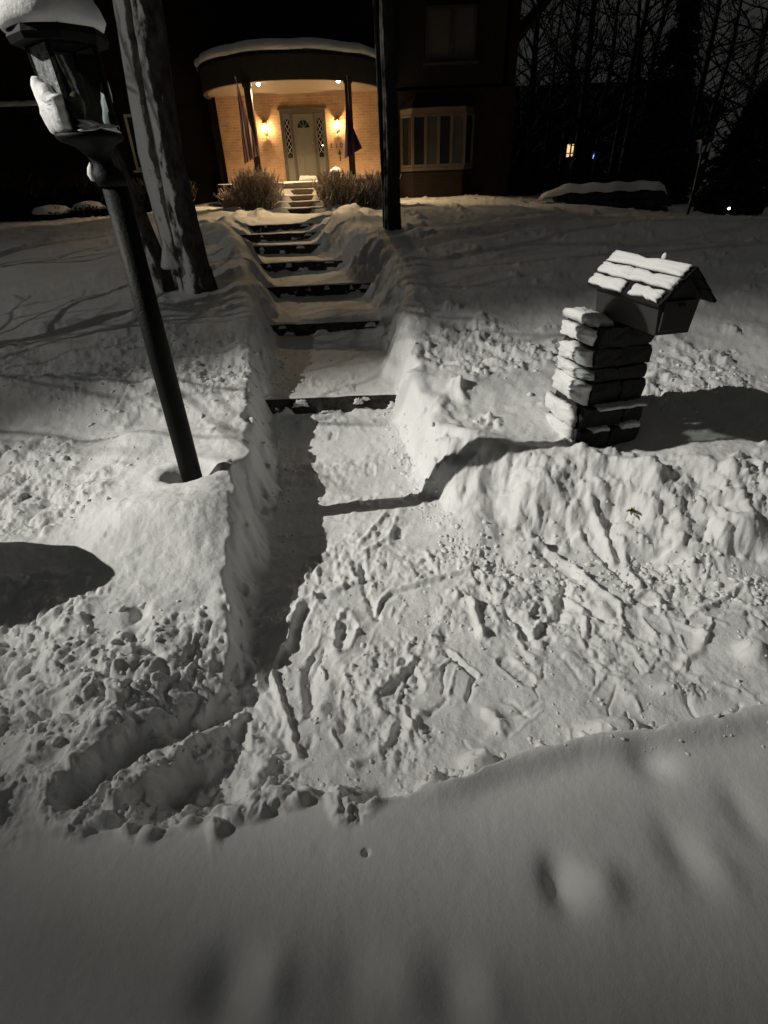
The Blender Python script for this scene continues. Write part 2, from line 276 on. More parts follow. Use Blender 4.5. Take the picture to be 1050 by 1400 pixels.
def make_ground(mat):
    pys = np.arange(1520, 262, -1.75); dep = math.radians(32.9) + np.arctan((pys - 700) / 720.)
    yr = 1.75 / np.tan(np.minimum(dep, math.radians(88)))
    rows = list(np.linspace(-3, yr[0] - .03, 22)) + list(yr)
    last = rows[-1]
    while last < 170: last *= 1.12; rows.append(last)
    for (ys, z0, r) in STEPS + PORCH_STEPS: rows += [ys + .004, ys + .026, ys - .03, ys + .06]
    rows = np.array(sorted(rows))
    keep = [0]
    for i in range(1, len(rows)):
        if rows[i] - rows[keep[-1]] > .0012: keep.append(i)
    rows = rows[keep]
    u = list(np.arange(-.86, .86, .0027)); s = .004
    lo = u[0]; hi = u[-1]; L = []; Rr = []
    while lo > -3.2: lo -= s; hi += s; L.append(lo); Rr.append(hi); s *= 1.13
    u = np.array(L[::-1] + u + Rr)
    depth = np.maximum(.84 * rows + .95, .8)
    X = u[None, :] * depth[:, None]; Y = np.repeat(rows[:, None], len(u), 1)
    Z = ground(X.ravel(), Y.ravel()).reshape(X.shape)
    far = ss(24, 60, Y); Z = Z * (1 - far) + far * (1.0 + .3 * fbm(X * .05, Y * .05, 2, 400))
    nr, nc = X.shape
    me = bpy.data.meshes.new('snow_ground')
    co = np.stack([X, Y, Z], -1).reshape(-1, 3).astype(np.float32)
    me.vertices.add(nr * nc); me.vertices.foreach_set('co', co.ravel())
    i = np.arange(nr - 1)[:, None] * nc + np.arange(nc - 1)[None, :]
    q = np.stack([i, i + 1, i + nc + 1, i + nc], -1).reshape(-1).astype(np.int32)
    nq = (nr - 1) * (nc - 1)
    me.loops.add(nq * 4); me.loops.foreach_set('vertex_index', q)
    me.polygons.add(nq); me.polygons.foreach_set('loop_start', np.arange(0, nq * 4, 4, dtype=np.int32))
    me.polygons.foreach_set('use_smooth', np.ones(nq, bool))
    at = me.attributes.new('crust', 'FLOAT', 'POINT')
    yb = np.interp(X, [-3, -.7, -.45, -.11, .15, .4, .71, 1.0, 1.56, 3, 8], [1.0, 1.05, 1.14, 1.1, 1.13, 1.2, 1.27, 1.3, 1.37, 1.48, 1.5])
    at.data.foreach_set('value', (.45 + .55 * ss(-.12, .03, Y - yb)).ravel().astype(np.float32))
    me.update(calc_edges=True); me.validate(); me.materials.append(mat)
    o = bpy.data.objects.new('snow_ground', me); C.objects.link(o)
    tag(o, 'snow covering the front lawn, the banks and the trodden walk', 'snow', kind='structure')
    return o

# ------------------------------------------------------------------ materials
def newmat(name):
    m = bpy.data.materials.new(name); m.use_nodes = True
    nt = m.node_tree; b = nt.nodes['Principled BSDF']; return m, nt, b
def N(nt, t, **kw):
    n = nt.nodes.new(t)
    for k, v in kw.items():
        if k in n.inputs: n.inputs[k].default_value = v
        else: setattr(n, k, v)
    return n
def plain(name, col, rough=.7, var=.25, scale=6., bump=.3, bscale=40., metal=0., spec=.3, dist=.01):
    m, nt, b = newmat(name); L = nt.links.new
    tc = N(nt, 'ShaderNodeTexCoord'); nz = N(nt, 'ShaderNodeTexNoise', Scale=scale, Detail=6.); L(tc.outputs['Object'], nz.inputs['Vector'])
    mr = N(nt, 'ShaderNodeMapRange'); mr.inputs['To Min'].default_value = 1 - var; mr.inputs['To Max'].default_value = 1 + var; L(nz.outputs['Fac'], mr.inputs['Value'])
    mx = N(nt, 'ShaderNodeVectorMath', operation='SCALE'); mx.inputs[0].default_value = col; L(mr.outputs[0], mx.inputs['Scale'])
    L(mx.outputs[0], b.inputs['Base Color'])
    b.inputs['Roughness'].default_value = rough; b.inputs['Metallic'].default_value = metal; b.inputs['Specular IOR Level'].default_value = spec
    if bump:
        n2 = N(nt, 'ShaderNodeTexNoise', Scale=bscale, Detail=5.); L(tc.outputs['Object'], n2.inputs['Vector'])
        bp = N(nt, 'ShaderNodeBump', Strength=bump, Distance=dist); L(n2.outputs['Fac'], bp.inputs['Height']); L(bp.outputs[0], b.inputs['Normal'])
    return m
def snow_mat(name, bump=.55, fine=190., crust=False):
    m, nt, b = newmat(name); L = nt.links.new
    tc = N(nt, 'ShaderNodeTexCoord')
    a = N(nt, 'ShaderNodeTexNoise', Scale=fine, Detail=4., Roughness=.65); L(tc.outputs['Object'], a.inputs['Vector'])
    c = N(nt, 'ShaderNodeTexNoise', Scale=38., Detail=4., Roughness=.6); L(tc.outputs['Object'], c.inputs['Vector'])
    ad = N(nt, 'ShaderNodeMath', operation='MULTIPLY_ADD'); ad.inputs[1].default_value = .6; L(a.outputs['Fac'], ad.inputs[0]); L(c.outputs['Fac'], ad.inputs[2])
    bp = N(nt, 'ShaderNodeBump', Strength=bump, Distance=.012); L(ad.outputs[0], bp.inputs['Height']); L(bp.outputs[0], b.inputs['Normal'])
    if crust:
        at = N(nt, 'ShaderNodeAttribute', attribute_name='crust'); ml = N(nt, 'ShaderNodeMath', operation='MULTIPLY'); ml.inputs[1].default_value = bump; L(at.outputs['Fac'], ml.inputs[0]); L(ml.outputs[0], bp.inputs['Strength'])
    n2 = N(nt, 'ShaderNodeTexNoise', Scale=2.2, Detail=5.); L(tc.outputs['Object'], n2.inputs['Vector'])
    cr = N(nt, 'ShaderNodeValToRGB'); cr.color_ramp.elements[0].color = (.74, .74, .725, 1); cr.color_ramp.elements[1].color = (.85, .85, .835, 1)
    cr.color_ramp.elements[0].position = .3; cr.color_ramp.elements[1].position = .7
    L(n2.outputs['Fac'], cr.inputs[0]); L(cr.outputs[0], b.inputs['Base Color'])
    b.inputs['Roughness'].default_value = .62; b.inputs['Specular IOR Level'].default_value = .25
    return m
def snowed(name, col, dirv=(-.85, -.15, .5), thr=.62, rough=.85, soft=.12, scale=5., stretch=(1, 1, 1), bump=.6, bscale=25., wscale=(1, 1, 1), amount=.5):
    """a rough dark surface with snow stuck to the sides that face the wind"""
    m, nt, b = newmat(name); L = nt.links.new
    tc = N(nt, 'ShaderNodeTexCoord'); mp = N(nt, 'ShaderNodeMapping'); mp.inputs['Scale'].default_value = stretch; L(tc.outputs['Object'], mp.inputs['Vector'])
    bn = N(nt, 'ShaderNodeTexNoise', Scale=bscale, Detail=6., Roughness=.65); L(mp.outputs[0], bn.inputs['Vector'])
    cr = N(nt, 'ShaderNodeVectorMath', operation='SCALE'); cr.inputs[0].default_value = col
    mr = N(nt, 'ShaderNodeMapRange'); mr.inputs['From Min'].default_value = .3; mr.inputs['From Max'].default_value = .7; mr.inputs['To Min'].default_value = .2; mr.inputs['To Max'].default_value = 1.8
    L(bn.outputs['Fac'], mr.inputs['Value']); L(mr.outputs[0], cr.inputs['Scale'])
    ge = N(nt, 'ShaderNodeNewGeometry'); dt = N(nt, 'ShaderNodeVectorMath', operation='DOT_PRODUCT'); dt.inputs[1].default_value = Vector(dirv).normalized(); L(ge.outputs['Normal'], dt.inputs[0])
    mp2 = N(nt, 'ShaderNodeMapping'); mp2.inputs['Scale'].default_value = wscale; L(tc.outputs['Object'], mp2.inputs['Vector'])
    pn = N(nt, 'ShaderNodeTexNoise', Scale=scale, Detail=5., Roughness=.6); L(mp2.outputs[0], pn.inputs['Vector'])
    ad = N(nt, 'ShaderNodeMath', operation='MULTIPLY_ADD'); ad.inputs[1].default_value = amount * 2; L(pn.outputs['Fac'], ad.inputs[0]); L(dt.outputs['Value'], ad.inputs[2])
    st = N(nt, 'ShaderNodeMapRange', interpolation_type='SMOOTHSTEP'); st.inputs['From Min'].default_value = thr + amount - soft; st.inputs['From Max'].default_value = thr + amount + soft; L(ad.outputs[0], st.inputs['Value'])
    mx = N(nt, 'ShaderNodeMix', data_type='RGBA'); L(st.outputs[0], mx.inputs[0]); L(cr.outputs[0], mx.inputs[6]); mx.inputs[7].default_value = (.8, .8, .78, 1)
    L(mx.outputs[2], b.inputs['Base Color']); b.inputs['Roughness'].default_value = rough; b.inputs['Specular IOR Level'].default_value = .2
    hs = N(nt, 'ShaderNodeMath', operation='MULTIPLY_ADD'); hs.inputs[1].default_value = .6; L(st.outputs[0], hs.inputs[0]); L(bn.outputs['Fac'], hs.inputs[2])
    bp = N(nt, 'ShaderNodeBump', Strength=bump, Distance=.03); L(hs.outputs[0], bp.inputs['Height']); L(bp.outputs[0], b.inputs['Normal'])
    return m
def brick_mat(name, c1, c2, mortar):
    m, nt, b = newmat(name); L = nt.links.new
    tc = N(nt, 'ShaderNodeTexCoord'); sp = N(nt, 'ShaderNodeSeparateXYZ'); L(tc.outputs['Object'], sp.inputs[0])
    sm = N(nt, 'ShaderNodeMath', operation='ADD'); L(sp.outputs[0], sm.inputs[0]); L(sp.outputs[1], sm.inputs[1])
    cb = N(nt, 'ShaderNodeCombineXYZ'); L(sm.outputs[0], cb.inputs[0]); L(sp.outputs[2], cb.inputs[1])
    br = N(nt, 'ShaderNodeTexBrick'); L(cb.outputs[0], br.inputs['Vector'])
    br.inputs['Color1'].default_value = (*c1, 1); br.inputs['Color2'].default_value = (*c2, 1); br.inputs['Mortar'].default_value = (*mortar, 1)
    br.inputs['Scale'].default_value = 1.; br.inputs['Brick Width'].default_value = .24; br.inputs['Row Height'].default_value = .082; br.inputs['Mortar Size'].default_value = .009
    nz = N(nt, 'ShaderNodeTexNoise', Scale=3., Detail=5.); L(tc.outputs['Object'], nz.inputs['Vector'])
    mr = N(nt, 'ShaderNodeMapRange'); mr.inputs['To Min'].default_value = .7; mr.inputs['To Max'].default_value = 1.3; L(nz.outputs['Fac'], mr.inputs['Value'])
    sc = N(nt, 'ShaderNodeVectorMath', operation='SCALE'); L(br.outputs['Color'], sc.inputs[0]); L(mr.outputs[0], sc.inputs['Scale']); L(sc.outputs[0], b.inputs['Base Color'])
    iv = N(nt, 'ShaderNodeMath', operation='SUBTRACT'); iv.inputs[0].default_value = 1; L(br.outputs['Fac'], iv.inputs[1])
    bp = N(nt, 'ShaderNodeBump', Strength=.8, Distance=.01); L(iv.outputs[0], bp.inputs['Height']); L(bp.outputs[0], b.inputs['Normal'])
    b.inputs['Roughness'].default_value = .85; b.inputs['Specular IOR Level'].default_value = .2
    return m
def emit(name, col, st):
    m, nt, b = newmat(name); b.inputs['Base Color'].default_value = (*col, 1); b.inputs['Emission Color'].default_value = (*col, 1); b.inputs['Emission Strength'].default_value = st
    return m
def glass(name, frost=0.):
    m, nt, b = newmat(name); L = nt.links.new; out = nt.nodes['Material Output']
    tr = N(nt, 'ShaderNodeBsdfTransparent'); tr.inputs[0].default_value = (.9, .92, .92, 1); mx = N(nt, 'ShaderNodeMixShader')
    b.inputs['Base Color'].default_value = (.55, .56, .56, 1) if frost else (.02, .02, .02, 1); b.inputs['Roughness'].default_value = .35 if frost else .05
    mx.inputs[0].default_value = .12
    if frost:
        tc = N(nt, 'ShaderNodeTexCoord'); nz = N(nt, 'ShaderNodeTexNoise', Scale=22., Detail=8., Roughness=.7, Distortion=1.5); L(tc.outputs['Object'], nz.inputs['Vector'])
        cr = N(nt, 'ShaderNodeMapRange'); cr.inputs['From Min'].default_value = .44; cr.inputs['From Max'].default_value = .66; cr.inputs['To Min'].default_value = .15; cr.inputs['To Max'].default_value = frost; L(nz.outputs['Fac'], cr.inputs['Value']); L(cr.outputs[0], mx.inputs[0])
        bp = N(nt, 'ShaderNodeBump', Strength=.8, Distance=.01); L(nz.outputs['Fac'], bp.inputs['Height']); L(bp.outputs[0], b.inputs['Normal'])
    L(tr.outputs[0], mx.inputs[1]); L(b.outputs[0], mx.inputs[2]); L(mx.outputs[0], out.inputs['Surface'])
    return m

M = dict(
    snow=snow_mat('snow', crust=True), snow_soft=snow_mat('snow_soft', .4, 110.),
    black=plain('black_paint', (.007, .007, .007), .6, .3, 8, .3, 60, spec=.15),
    stone=plain('dark_stone', (.034, .033, .031), .9, .5, 7, .8, 18, dist=.03),
    concrete=snowed('damp_stone_step', (.04, .037, .032), (0, -.3, .9), .62, amount=.8, scale=7., bscale=14.),
    bark=snowed('snowy_bark', (.15, .14, .12), (-.95, -.25, .1), .22, scale=4.5, stretch=(1, 1, .55), bscale=9., bump=1., wscale=(1, 1, .6), amount=1.9, soft=.22),  # base colour raised in place of more lamplight on the trunk
    bark_mid=snowed('mid_tone_bark', (.06, .055, .046), (-.9, -.45, .1), .68, scale=5.5, stretch=(1, 1, .5), bscale=10., bump=1., wscale=(1, 1, .5), amount=1.7, soft=.2),  # darker base colour and sparser snow than the pale bark
    bark_dark=snowed('dark_bark', (.022, .02, .018), (-.95, -.2, .2), .95, scale=3., stretch=(1, 1, .25), bscale=18., bump=.8, amount=.4),
    twig=snowed('snowy_twig', (.34, .26, .2), (-.2, -.2, .95), .42, scale=9., amount=.5),
    branch=snowed('snowy_branch', (.03, .026, .022), (-.4, 0, .9), .8, scale=4., amount=.4),
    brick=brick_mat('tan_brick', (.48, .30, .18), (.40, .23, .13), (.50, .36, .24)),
    brick_dimmed=brick_mat('dimmed_brick', (.022, .013, .009), (.018, .011, .007), (.02, .015, .011)),  # brick colour darkened to stand in for walls out of the porch light
    soffit=plain('cream_soffit', (.25, .19, .135), .7, .08, 3, .1, 20),
    trim=plain('dark_trim', (.03, .026, .022), .6, .2, 5, .2, 30),
    column=plain('brown_column', (.045, .028, .018), .6, .2, 5, .2, 30),
    fascia=plain('dark_fascia', (.05, .045, .035), .6, .2, 4, .2, 30),
    door=plain('grey_door', (.15, .14, .115), .55, .08, 4, .1, 40),
    frame=plain('dark_door_frame', (.075, .066, .052), .6, .1, 5, .1, 40),
    white=plain('white_paint', (.62, .58, .5), .6, .1, 5, .15, 40),
    bayframe=plain('dimmed_window_paint', (.10, .08, .06), .6, .15, 5, .15, 40),  # paint colour darkened in place of dimmer light on the bay window
    brass=plain('brass', (.5, .36, .16), .3, .1, 10, 0, 40, metal=1., spec=.5),
    dglass=plain('dark_window_glass', (.012, .013, .014), .08, .2, 2, 0, spec=.5),
    cglass=plain('curtained_glass', (.05, .05, .048), .3, .3, 2, 0, spec=.5),
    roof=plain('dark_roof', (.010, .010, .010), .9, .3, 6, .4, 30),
    box=plain('dark_mailbox_metal', (.035, .033, .03), .5, .25, 7, .2, 40),
    red=plain('flag_red', (.16, .02, .03), .85, .15, 8, .2, 80), navy=plain('flag_purple', (.055, .026, .07), .85, .2, 8, .2, 80),
    ever=plain('evergreen_needles', (.012, .018, .010), .9, .4, 3, 0),
    leaf=plain('dead_leaf', (.16, .10, .035), .9, .4, 30, .4, 60),
    glass=glass('clear_glass'), ice=glass('icy_glass', frost=.55), bulbglass=plain('bulb_glass', (.30, .26, .17), .08, .05, 3, 0, spec=.6),
    lamp_warm=emit('warm_bulb', (1, .78, .42), 30.), spot_warm=emit('warm_spot', (1, .84, .58), 60.), lens=emit('street_lens', (1, .97, .85), 40.),
    bell=emit('bell_button', (1, .92, .7), 6.), far_warm=emit('far_window_glow', (1, .68, .36), 1.1), far_blue=emit('far_blue_glow', (.25, .5, 1.), 2.), path_light=emit('white_spark', (1, .97, .9), 8.),
)
# red and white striped flag cloth
def stripes():
    m, nt, b = newmat('striped_flag_cloth'); L = nt.links.new
    tc = N(nt, 'ShaderNodeTexCoord'); wv = N(nt, 'ShaderNodeTexWave', Scale=4.2, Distortion=.6); wv.bands_direction = 'X'; L(tc.outputs['Object'], wv.inputs['Vector'])
    cr = N(nt, 'ShaderNodeValToRGB'); cr.color_ramp.interpolation = 'CONSTANT'; cr.color_ramp.elements[0].color = (.26, .03, .04, 1); cr.color_ramp.elements[1].position = .5; cr.color_ramp.elements[1].color = (.6, .55, .5, 1)
    L(wv.outputs['Fac'], cr.inputs[0]); L(cr.outputs[0], b.inputs['Base Color']); b.inputs['Roughness'].default_value = .9
    return m
M['stripes'] = stripes()

# ------------------------------------------------------------------ ground, clumps, steps
make_ground(M['snow'])

def make_clumps():
    r = random.Random(5); bm = bmesh.new(); bmesh.ops.create_icosphere(bm, subdivisions=1, radius=1.)
    base = np.array([v.co[:] for v in bm.verts]); faces = np.array([[v.index for v in f.verts] for f in bm.faces]); bm.free()
    pts = []
    def region(n, fx, fy, s0, s1):
        for i in range(n): pts.append((fx(), fy(), s0 + (s1 - s0) * r.random() ** 3))
    toe = lambda x: float(np.interp(x, [.3, .55, .9, 1.6, 2.0, 2.6, 4], [2.9, 2.62, 2.46, 2.42, 2.24, 2.12, 2.0]))
    for i in range(900):
        x = r.uniform(.35, 3.2); pts.append((x, toe(x) + r.gauss(.0, .1),   .004 + .02 * r.random() ** 3))
    for i in range(330):
        y = r.uniform(2.9, 5.1); pts.append((float(np.interp(y, XR_Y, XR_X)) + r.gauss(-.03, .07), y, .005 + .02 * r.random() ** 3))
    for i in range(260):
        y = r.uniform(2.0, 6.8); pts.append((float(np.interp(y, XL_Y, XL_X)) + r.gauss(.06, .07), y, .004 + .018 * r.random() ** 3))
    region(1100, lambda: r.uniform(-.5, 2.8), lambda: r.uniform(1.15, 2.5), .003, .013)
    region(420, lambda: r.gauss(-1.15, .5), lambda: r.gauss(1.55, .35), .004, .022)
    region(300, lambda: r.gauss(-2.2, .8), lambda: r.gauss(5.4, .6), .006, .032)
    region(150, lambda: r.gauss(-2.5, .4), lambda: r.gauss(3.1, .5), .005, .026)
    region(110, lambda: r.gauss(1.4, .5), lambda: r.gauss(2.75, .2), .004, .018)
    region(160, lambda: r.gauss(1.2, .5), lambda: r.gauss(5.4, .4), .006, .026)
    region(220, lambda: r.gauss(2.75, .5), lambda: r.gauss(4.6, .4), .008, .03)
    region(130, lambda: r.gauss(-1.35, .3), lambda: r.gauss(5.0, .4), .008, .04)
    for i in range(170):
        x = r.uniform(-.6, 1.2); pts.append((x, float(np.interp(x, [-.7, -.45, -.11, .15, .4, .71, 1.0, 1.56], [1.05, 1.14, 1.1, 1.13, 1.2, 1.27, 1.3, 1.37])) + r.gauss(.05, .04), .005 + .025 * r.random() ** 3))
    P = np.array([p for p in pts if not (p[1] < 1.02 + .08 * math.sin(p[0] * 9)) and math.hypot(p[0] + 1.31, p[1] - 3.2) > .5 and math.hypot(p[0] + 1.2, p[1] - 2.6) > .55])
    z = ground(P[:, 0], P[:, 1])
    n = len(P); rs = np.random.RandomState(3)
    sc = P[:, 2][:, None] * rs.uniform(.5, 1.3, (n, 3)); sc[:, 2] *= .8
    ang = rs.uniform(0, 6.28, n); ca, sa = np.cos(ang)[:, None], np.sin(ang)[:, None]
    V = base[None] * (1 + .36 * rs.uniform(-1, 1, (n, len(base), 1))) * sc[:, None, :]
    X = V[..., 0] * ca - V[..., 1] * sa + P[:, 0][:, None]; Y = V[..., 0] * sa + V[..., 1] * ca + P[:, 1][:, None]; Z = V[..., 2] + (z - P[:, 2] * .05)[:, None]
    co = np.stack([X, Y, Z], -1).reshape(-1, 3)
    F = (faces[None] + (np.arange(n) * len(base))[:, None, None]).reshape(-1, 3)
    me = bpy.data.meshes.new('snow_clumps'); me.vertices.add(len(co)); me.vertices.foreach_set('co', co.astype(np.float32).ravel())
    me.loops.add(F.size); me.loops.foreach_set('vertex_index', F.astype(np.int32).ravel())
    me.polygons.add(len(F)); me.polygons.foreach_set('loop_start', np.arange(0, F.size, 3, dtype=np.int32)); me.polygons.foreach_set('use_smooth', np.ones(len(F), bool))
    me.update(calc_edges=True); me.materials.append(M['snow_soft'])
    o = bpy.data.objects.new('snow_clumps', me); C.objects.link(o)
    tag(o, 'loose snow crumbs scattered over the shovelled banks and the trodden walk', 'snow', kind='stuff')
make_clumps()

def slab(pts, nrm, th, seed, n=3):
    """irregular thick sheet over a convex outline (list of 3-D points)"""
    r = random.Random(seed); P = [Vector(p) for p in pts]; m = MB(); c = sum(P, Vector()) / len(P); nv = Vector(nrm).normalized()
    ring = []
    for i in range(len(P)):
        a, d = P[i], P[(i + 1) % len(P)]
        for k in range(6):
            q = a.lerp(d, k / 6); ring.append(q + (c - q).normalized() * r.uniform(-.007, .017))
    k = len(ring); rings = []
    for s, t in ((1., 0.), (.98, .5), (.88, .85), (.6, 1.), (.25, 1.05)):
        rings.append([c + (q - c) * s + nv * th * t * (1 + r.uniform(-.15, .15)) for q in ring])
    for rg in rings: m.v += [tuple(v) for v in rg]
    for i in range(len(rings) - 1):
        for j in range(k): m.f.append((i * k + j, i * k + (j + 1) % k, (i + 1) * k + (j + 1) % k, (i + 1) * k + j))
    m.f.append(tuple((len(rings) - 1) * k + j for j in range(k))); m.f.append(tuple(reversed(range(k))))
    return m
slab_ = slab
STEP_LABEL = ['lowest dark stone step, patched with snow, nearest the mailbox', 'second dark stone step up from the mailbox end of the walk', 'broad dark stone step, third from the bottom, below the tree trunks',
    'fourth dark stone step from the bottom, where the walk starts to bend left', 'fifth dark stone step from the bottom, in the middle of the tight run', 'sixth dark stone step from the bottom, second from the top of the tight run', 'short dark stone step at the top of the walk run, below the porch stairs']
def riser(x0, x1, y0, y1, z0, z1, seed):
    r = random.Random(seed); b = MB(); n = 14; vs = []; fs = []
    for i in range(n + 1):
        x = x0 + (x1 - x0) * i / n; j = r.uniform(-.008, .008); t = r.uniform(-.006, .004)
        vs += [(x, y0 + j, z0), (x, y0 + j * .5 + .004, z1 + t), (x, y1, z1 + t), (x, y1, z0)]
    for i in range(n):
        a = i * 4
        for k in range(4): fs.append((a + k, a + 4 + k, a + 4 + (k + 1) % 4, a + (k + 1) % 4))
    fs += [(0, 1, 2, 3), (n * 4 + 3, n * 4 + 2, n * 4 + 1, n * 4)]
    b.add(vs, fs); return b
for i, (ys, z0, r) in enumerate(STEPS):
    x0 = float(np.interp(ys, XL_Y, XL_X)) - .3; x1 = float(np.interp(ys, XR_Y, XR_X)) + .35
    o = riser(x0, x1, ys - .012, ys + .3, z0 - .1, z0 + r - .006, i).build('stone_step', M['concrete'])
    tag(o, STEP_LABEL[i], 'step', 'stone steps of the front walk')
    rs_ = random.Random(90 + i); m_ = MB(); xa = float(np.interp(ys, XL_Y, XL_X)); xb = float(np.interp(ys, XR_Y, XR_X))
    for q in range(9 if i < 4 else 4):                            # snow kicked against the riser
        x = rs_.choice((rs_.uniform(xa - .05, xa + .3), rs_.uniform(xb - .35, xb + .05), rs_.uniform(xa, xb))); w_ = rs_.uniform(.07, .24); hh = rs_.uniform(.025, r * .5); zb_ = z0 + (rs_.uniform(-.02, .03) if q % 3 else r - hh - .01)
        s_ = slab_([(x, ys - .014, zb_), (x + w_, ys - .014, zb_ + rs_.uniform(-.01, .01)), (x + w_ * .9, ys - .014, zb_ + hh * rs_.uniform(.6, 1)), (x + w_ * .3, ys - .014, zb_ + hh)], (0, -1, .2), rs_.uniform(.012, .04), q); s_.build('snow_patch', M['snow_soft'], o, True)
st = empty('porch_stairs', (-2.05, 17.2, 1.1)); tag(st, 'lamplit snowy porch stairs between two bare shrubs below the front door', 'stairs')
for i, (ys, z0, r) in enumerate(PORCH_STEPS):
    b = MB(); pts = []
    for k in range(13):
        t = k / 12 * 2 - 1; pts.append((-2.05 + t * .66 + 2.05 - 2.05 + 2.05, ys - .14 * (1 - t * t) + .12 - 17.2))
    poly = pts + [(.66, ys + .65 - 17.2), (-.66, ys + .65 - 17.2)]
    b.prism(poly, z0 - .2 - 1.1, z0 + r - .004 - 1.1)
    stp = b.build('step', M['soffit'] if i else M['concrete'], st)
    b2 = MB(); poly2 = [(x * 1.0, y + .015 + .01 * math.sin(k * 2.1)) for k, (x, y) in enumerate(pts)] + [(.65, ys + .5 - 17.2), (-.65, ys + .5 - 17.2)]
    b2.prism(poly2, z0 + r - 1.104, z0 + r + .022 - 1.1); b2.build('snow_layer', M['snow_soft'], stp)

# ------------------------------------------------------------------ lamp post
LP = Vector((-1.31, 3.2, 0)); lz = gz(-1.31, 3.2) - .05
lamp = empty('lamp_post', (LP.x, LP.y, lz)); tag(lamp, 'black lamp post with an unlit snow-capped lantern standing in the left snowbank', 'lamp post')
H0 = 2.3 - lz                                                   # foot of the lantern
b = MB(); b.lathe([(.069, -.3), (.068, .2), (.066, .9), (.063, H0 - .2)], n=28); b.build('post', M['black'], lamp, True)
def lean(m):
    m.v = [(x - .075 * min(1, max(0, (z - H0 + .24) / .3)), y, z) for x, y, z in m.v]; return m
b = MB(); b.lathe([(.07, H0 - .22), (.078, H0 - .19), (.074, H0 - .16), (.05, H0 - .13), (.055, H0 - .09), (.09, H0 - .05), (.14, H0 - .03), (.152, H0 - .015), (.152, H0)], n=28); lean(b).build('lantern_base', M['black'], lamp, True)
a45 = math.radians(49)
def rot2(x, y, a): return (x * math.cos(a) - y * math.sin(a), x * math.sin(a) + y * math.cos(a))
fr = MB(); hb, ht = .098, .105; zb, zt = H0, H0 + .345
for sx, sy in ((1, 1), (1, -1), (-1, 1), (-1, -1)):
    p = rot2(sx * hb, sy * hb, a45); q = rot2(sx * ht, sy * ht, a45); fr.bar((p[0], p[1], zb), (q[0], q[1], zt), .02)
for k in range(4):
    for hh, z in ((hb, zb + .012), (ht, zt - .012)):
        p = rot2(hh, -hh, a45 + k * PI / 2); q = rot2(hh, hh, a45 + k * PI / 2); fr.bar((p[0], p[1], z), (q[0], q[1], z), .018, .024)
lean(fr).build('lantern_frame', M['black'], lamp)
for k in range(4):
    g = MB(); ang = a45 + k * PI / 2
    vs = []
    for off in (-.002, .002):
        for (s, z, hh) in ((-1, zb + .024, hb), (1, zb + .024, hb), (1, zt - .024, ht), (-1, zt - .024, ht)):
            x, y = rot2(hh + off, s * (hh - .011), ang); vs.append((x, y, z))
    g.add(vs, [(3, 2, 1, 0), (4, 5, 6, 7), (0, 1, 5, 4), (1, 2, 6, 5), (2, 3, 7, 6), (3, 0, 4, 7)])
    lean(g).build('glass_pane', M['ice'] if k == 2 else M['glass'], lamp)
b = MB(); b.lathe([(.05, zt - .01), (.20, zt - .02), (.21, zt + .005), (.2, zt + .035), (.14, zt + .12), (.07, zt + .2), (.03, zt + .26), (.0, zt + .27)], n=8, a0=a45 + PI / 8); lean(b).build('roof', M['black'], lamp)
def lumpy(prof, n, seed, amp, c=(0, 0, 0), sq=1.):
    r = random.Random(seed); b = MB(); ph = [r.uniform(0, 6.28) for _ in range(8)]
    m = MB(); base = 0
    for i, (rr, z) in enumerate(prof):
        for k in range(n):
            a = 2 * PI * k / n; w = 1 + amp * (math.sin(2 * a + ph[0] + i * .6) + .6 * math.sin(5 * a + ph[1] - i) + .4 * math.sin(9 * a + ph[2] + i * 2))
            m.v.append((c[0] + rr * w * math.cos(a), c[1] + rr * w * math.sin(a) * sq, c[2] + z * (1 + .5 * amp * math.sin(3 * a + ph[3])) ))
    for i in range(len(prof) - 1):
        for k in range(n):
            k2 = (k + 1) % n; m.f.append((i * n + k, i * n + k2, (i + 1) * n + k2, (i + 1) * n + k))
    m.f.append(tuple(reversed(range(n)))); m.f.append(tuple((len(prof) - 1) * n + k for k in range(n)))
    return m
lean(lumpy([(.15, .005), (.205, .0), (.222, .03), (.215, .075), (.185, .13), (.135, .18), (.07, .215), (.0, .225)], 44, 3, .035, (-.012, 0, zt + .03))).build('snow_cap', M['snow_soft'], lamp, True)
# snow plastered on the windward pane, along the foot of the panes and on the collar
def pane_pt(k, s, z, off=0):
    t = (z - zb) / (zt - zb); hh = hb + (ht - hb) * t + off; x, y = rot2(hh, s * hh, a45 + k * PI / 2); return (x, y, z)
def pn(k): x, y = rot2(1, 0, a45 + k * PI / 2); return (x, y, 0)
LFACE = 2
lean(slab([pane_pt(LFACE, -1, zb), pane_pt(LFACE, 1, zb), pane_pt(LFACE, 1, zb + .13, .004), pane_pt(LFACE, .3, zb + .17, .004), pane_pt(LFACE, -1.0, zb + .235, .004)], pn(LFACE), .05, 4)).build('snow_patch', M['snow_soft'], lamp, True)
FR = 3
lean(slab([pane_pt(FR, -1, zb, .003), pane_pt(FR, 1, zb, .003), pane_pt(FR, 1, zb + .03, .003), pane_pt(FR, -.8, zb + .05, .003)], pn(FR), .045, 5)).build('snow_patch', M['snow_soft'], lamp, True)
lean(slab([pane_pt(0, -1, zb, .003), pane_pt(0, .2, zb, .003), pane_pt(0, -.5, zb + .19, .003), pane_pt(0, -1, zb + .22, .003)], pn(0), .03, 6)).build('snow_patch', M['snow_soft'], lamp, True)
lumpy([(.0, -.03), (.02, -.026), (.03, 0), (.02, .03), (0, .05)], 14, 9, .12, (-.085, -.02, H0 - .165)).build('snow_patch', M['snow_soft'], lamp, True)
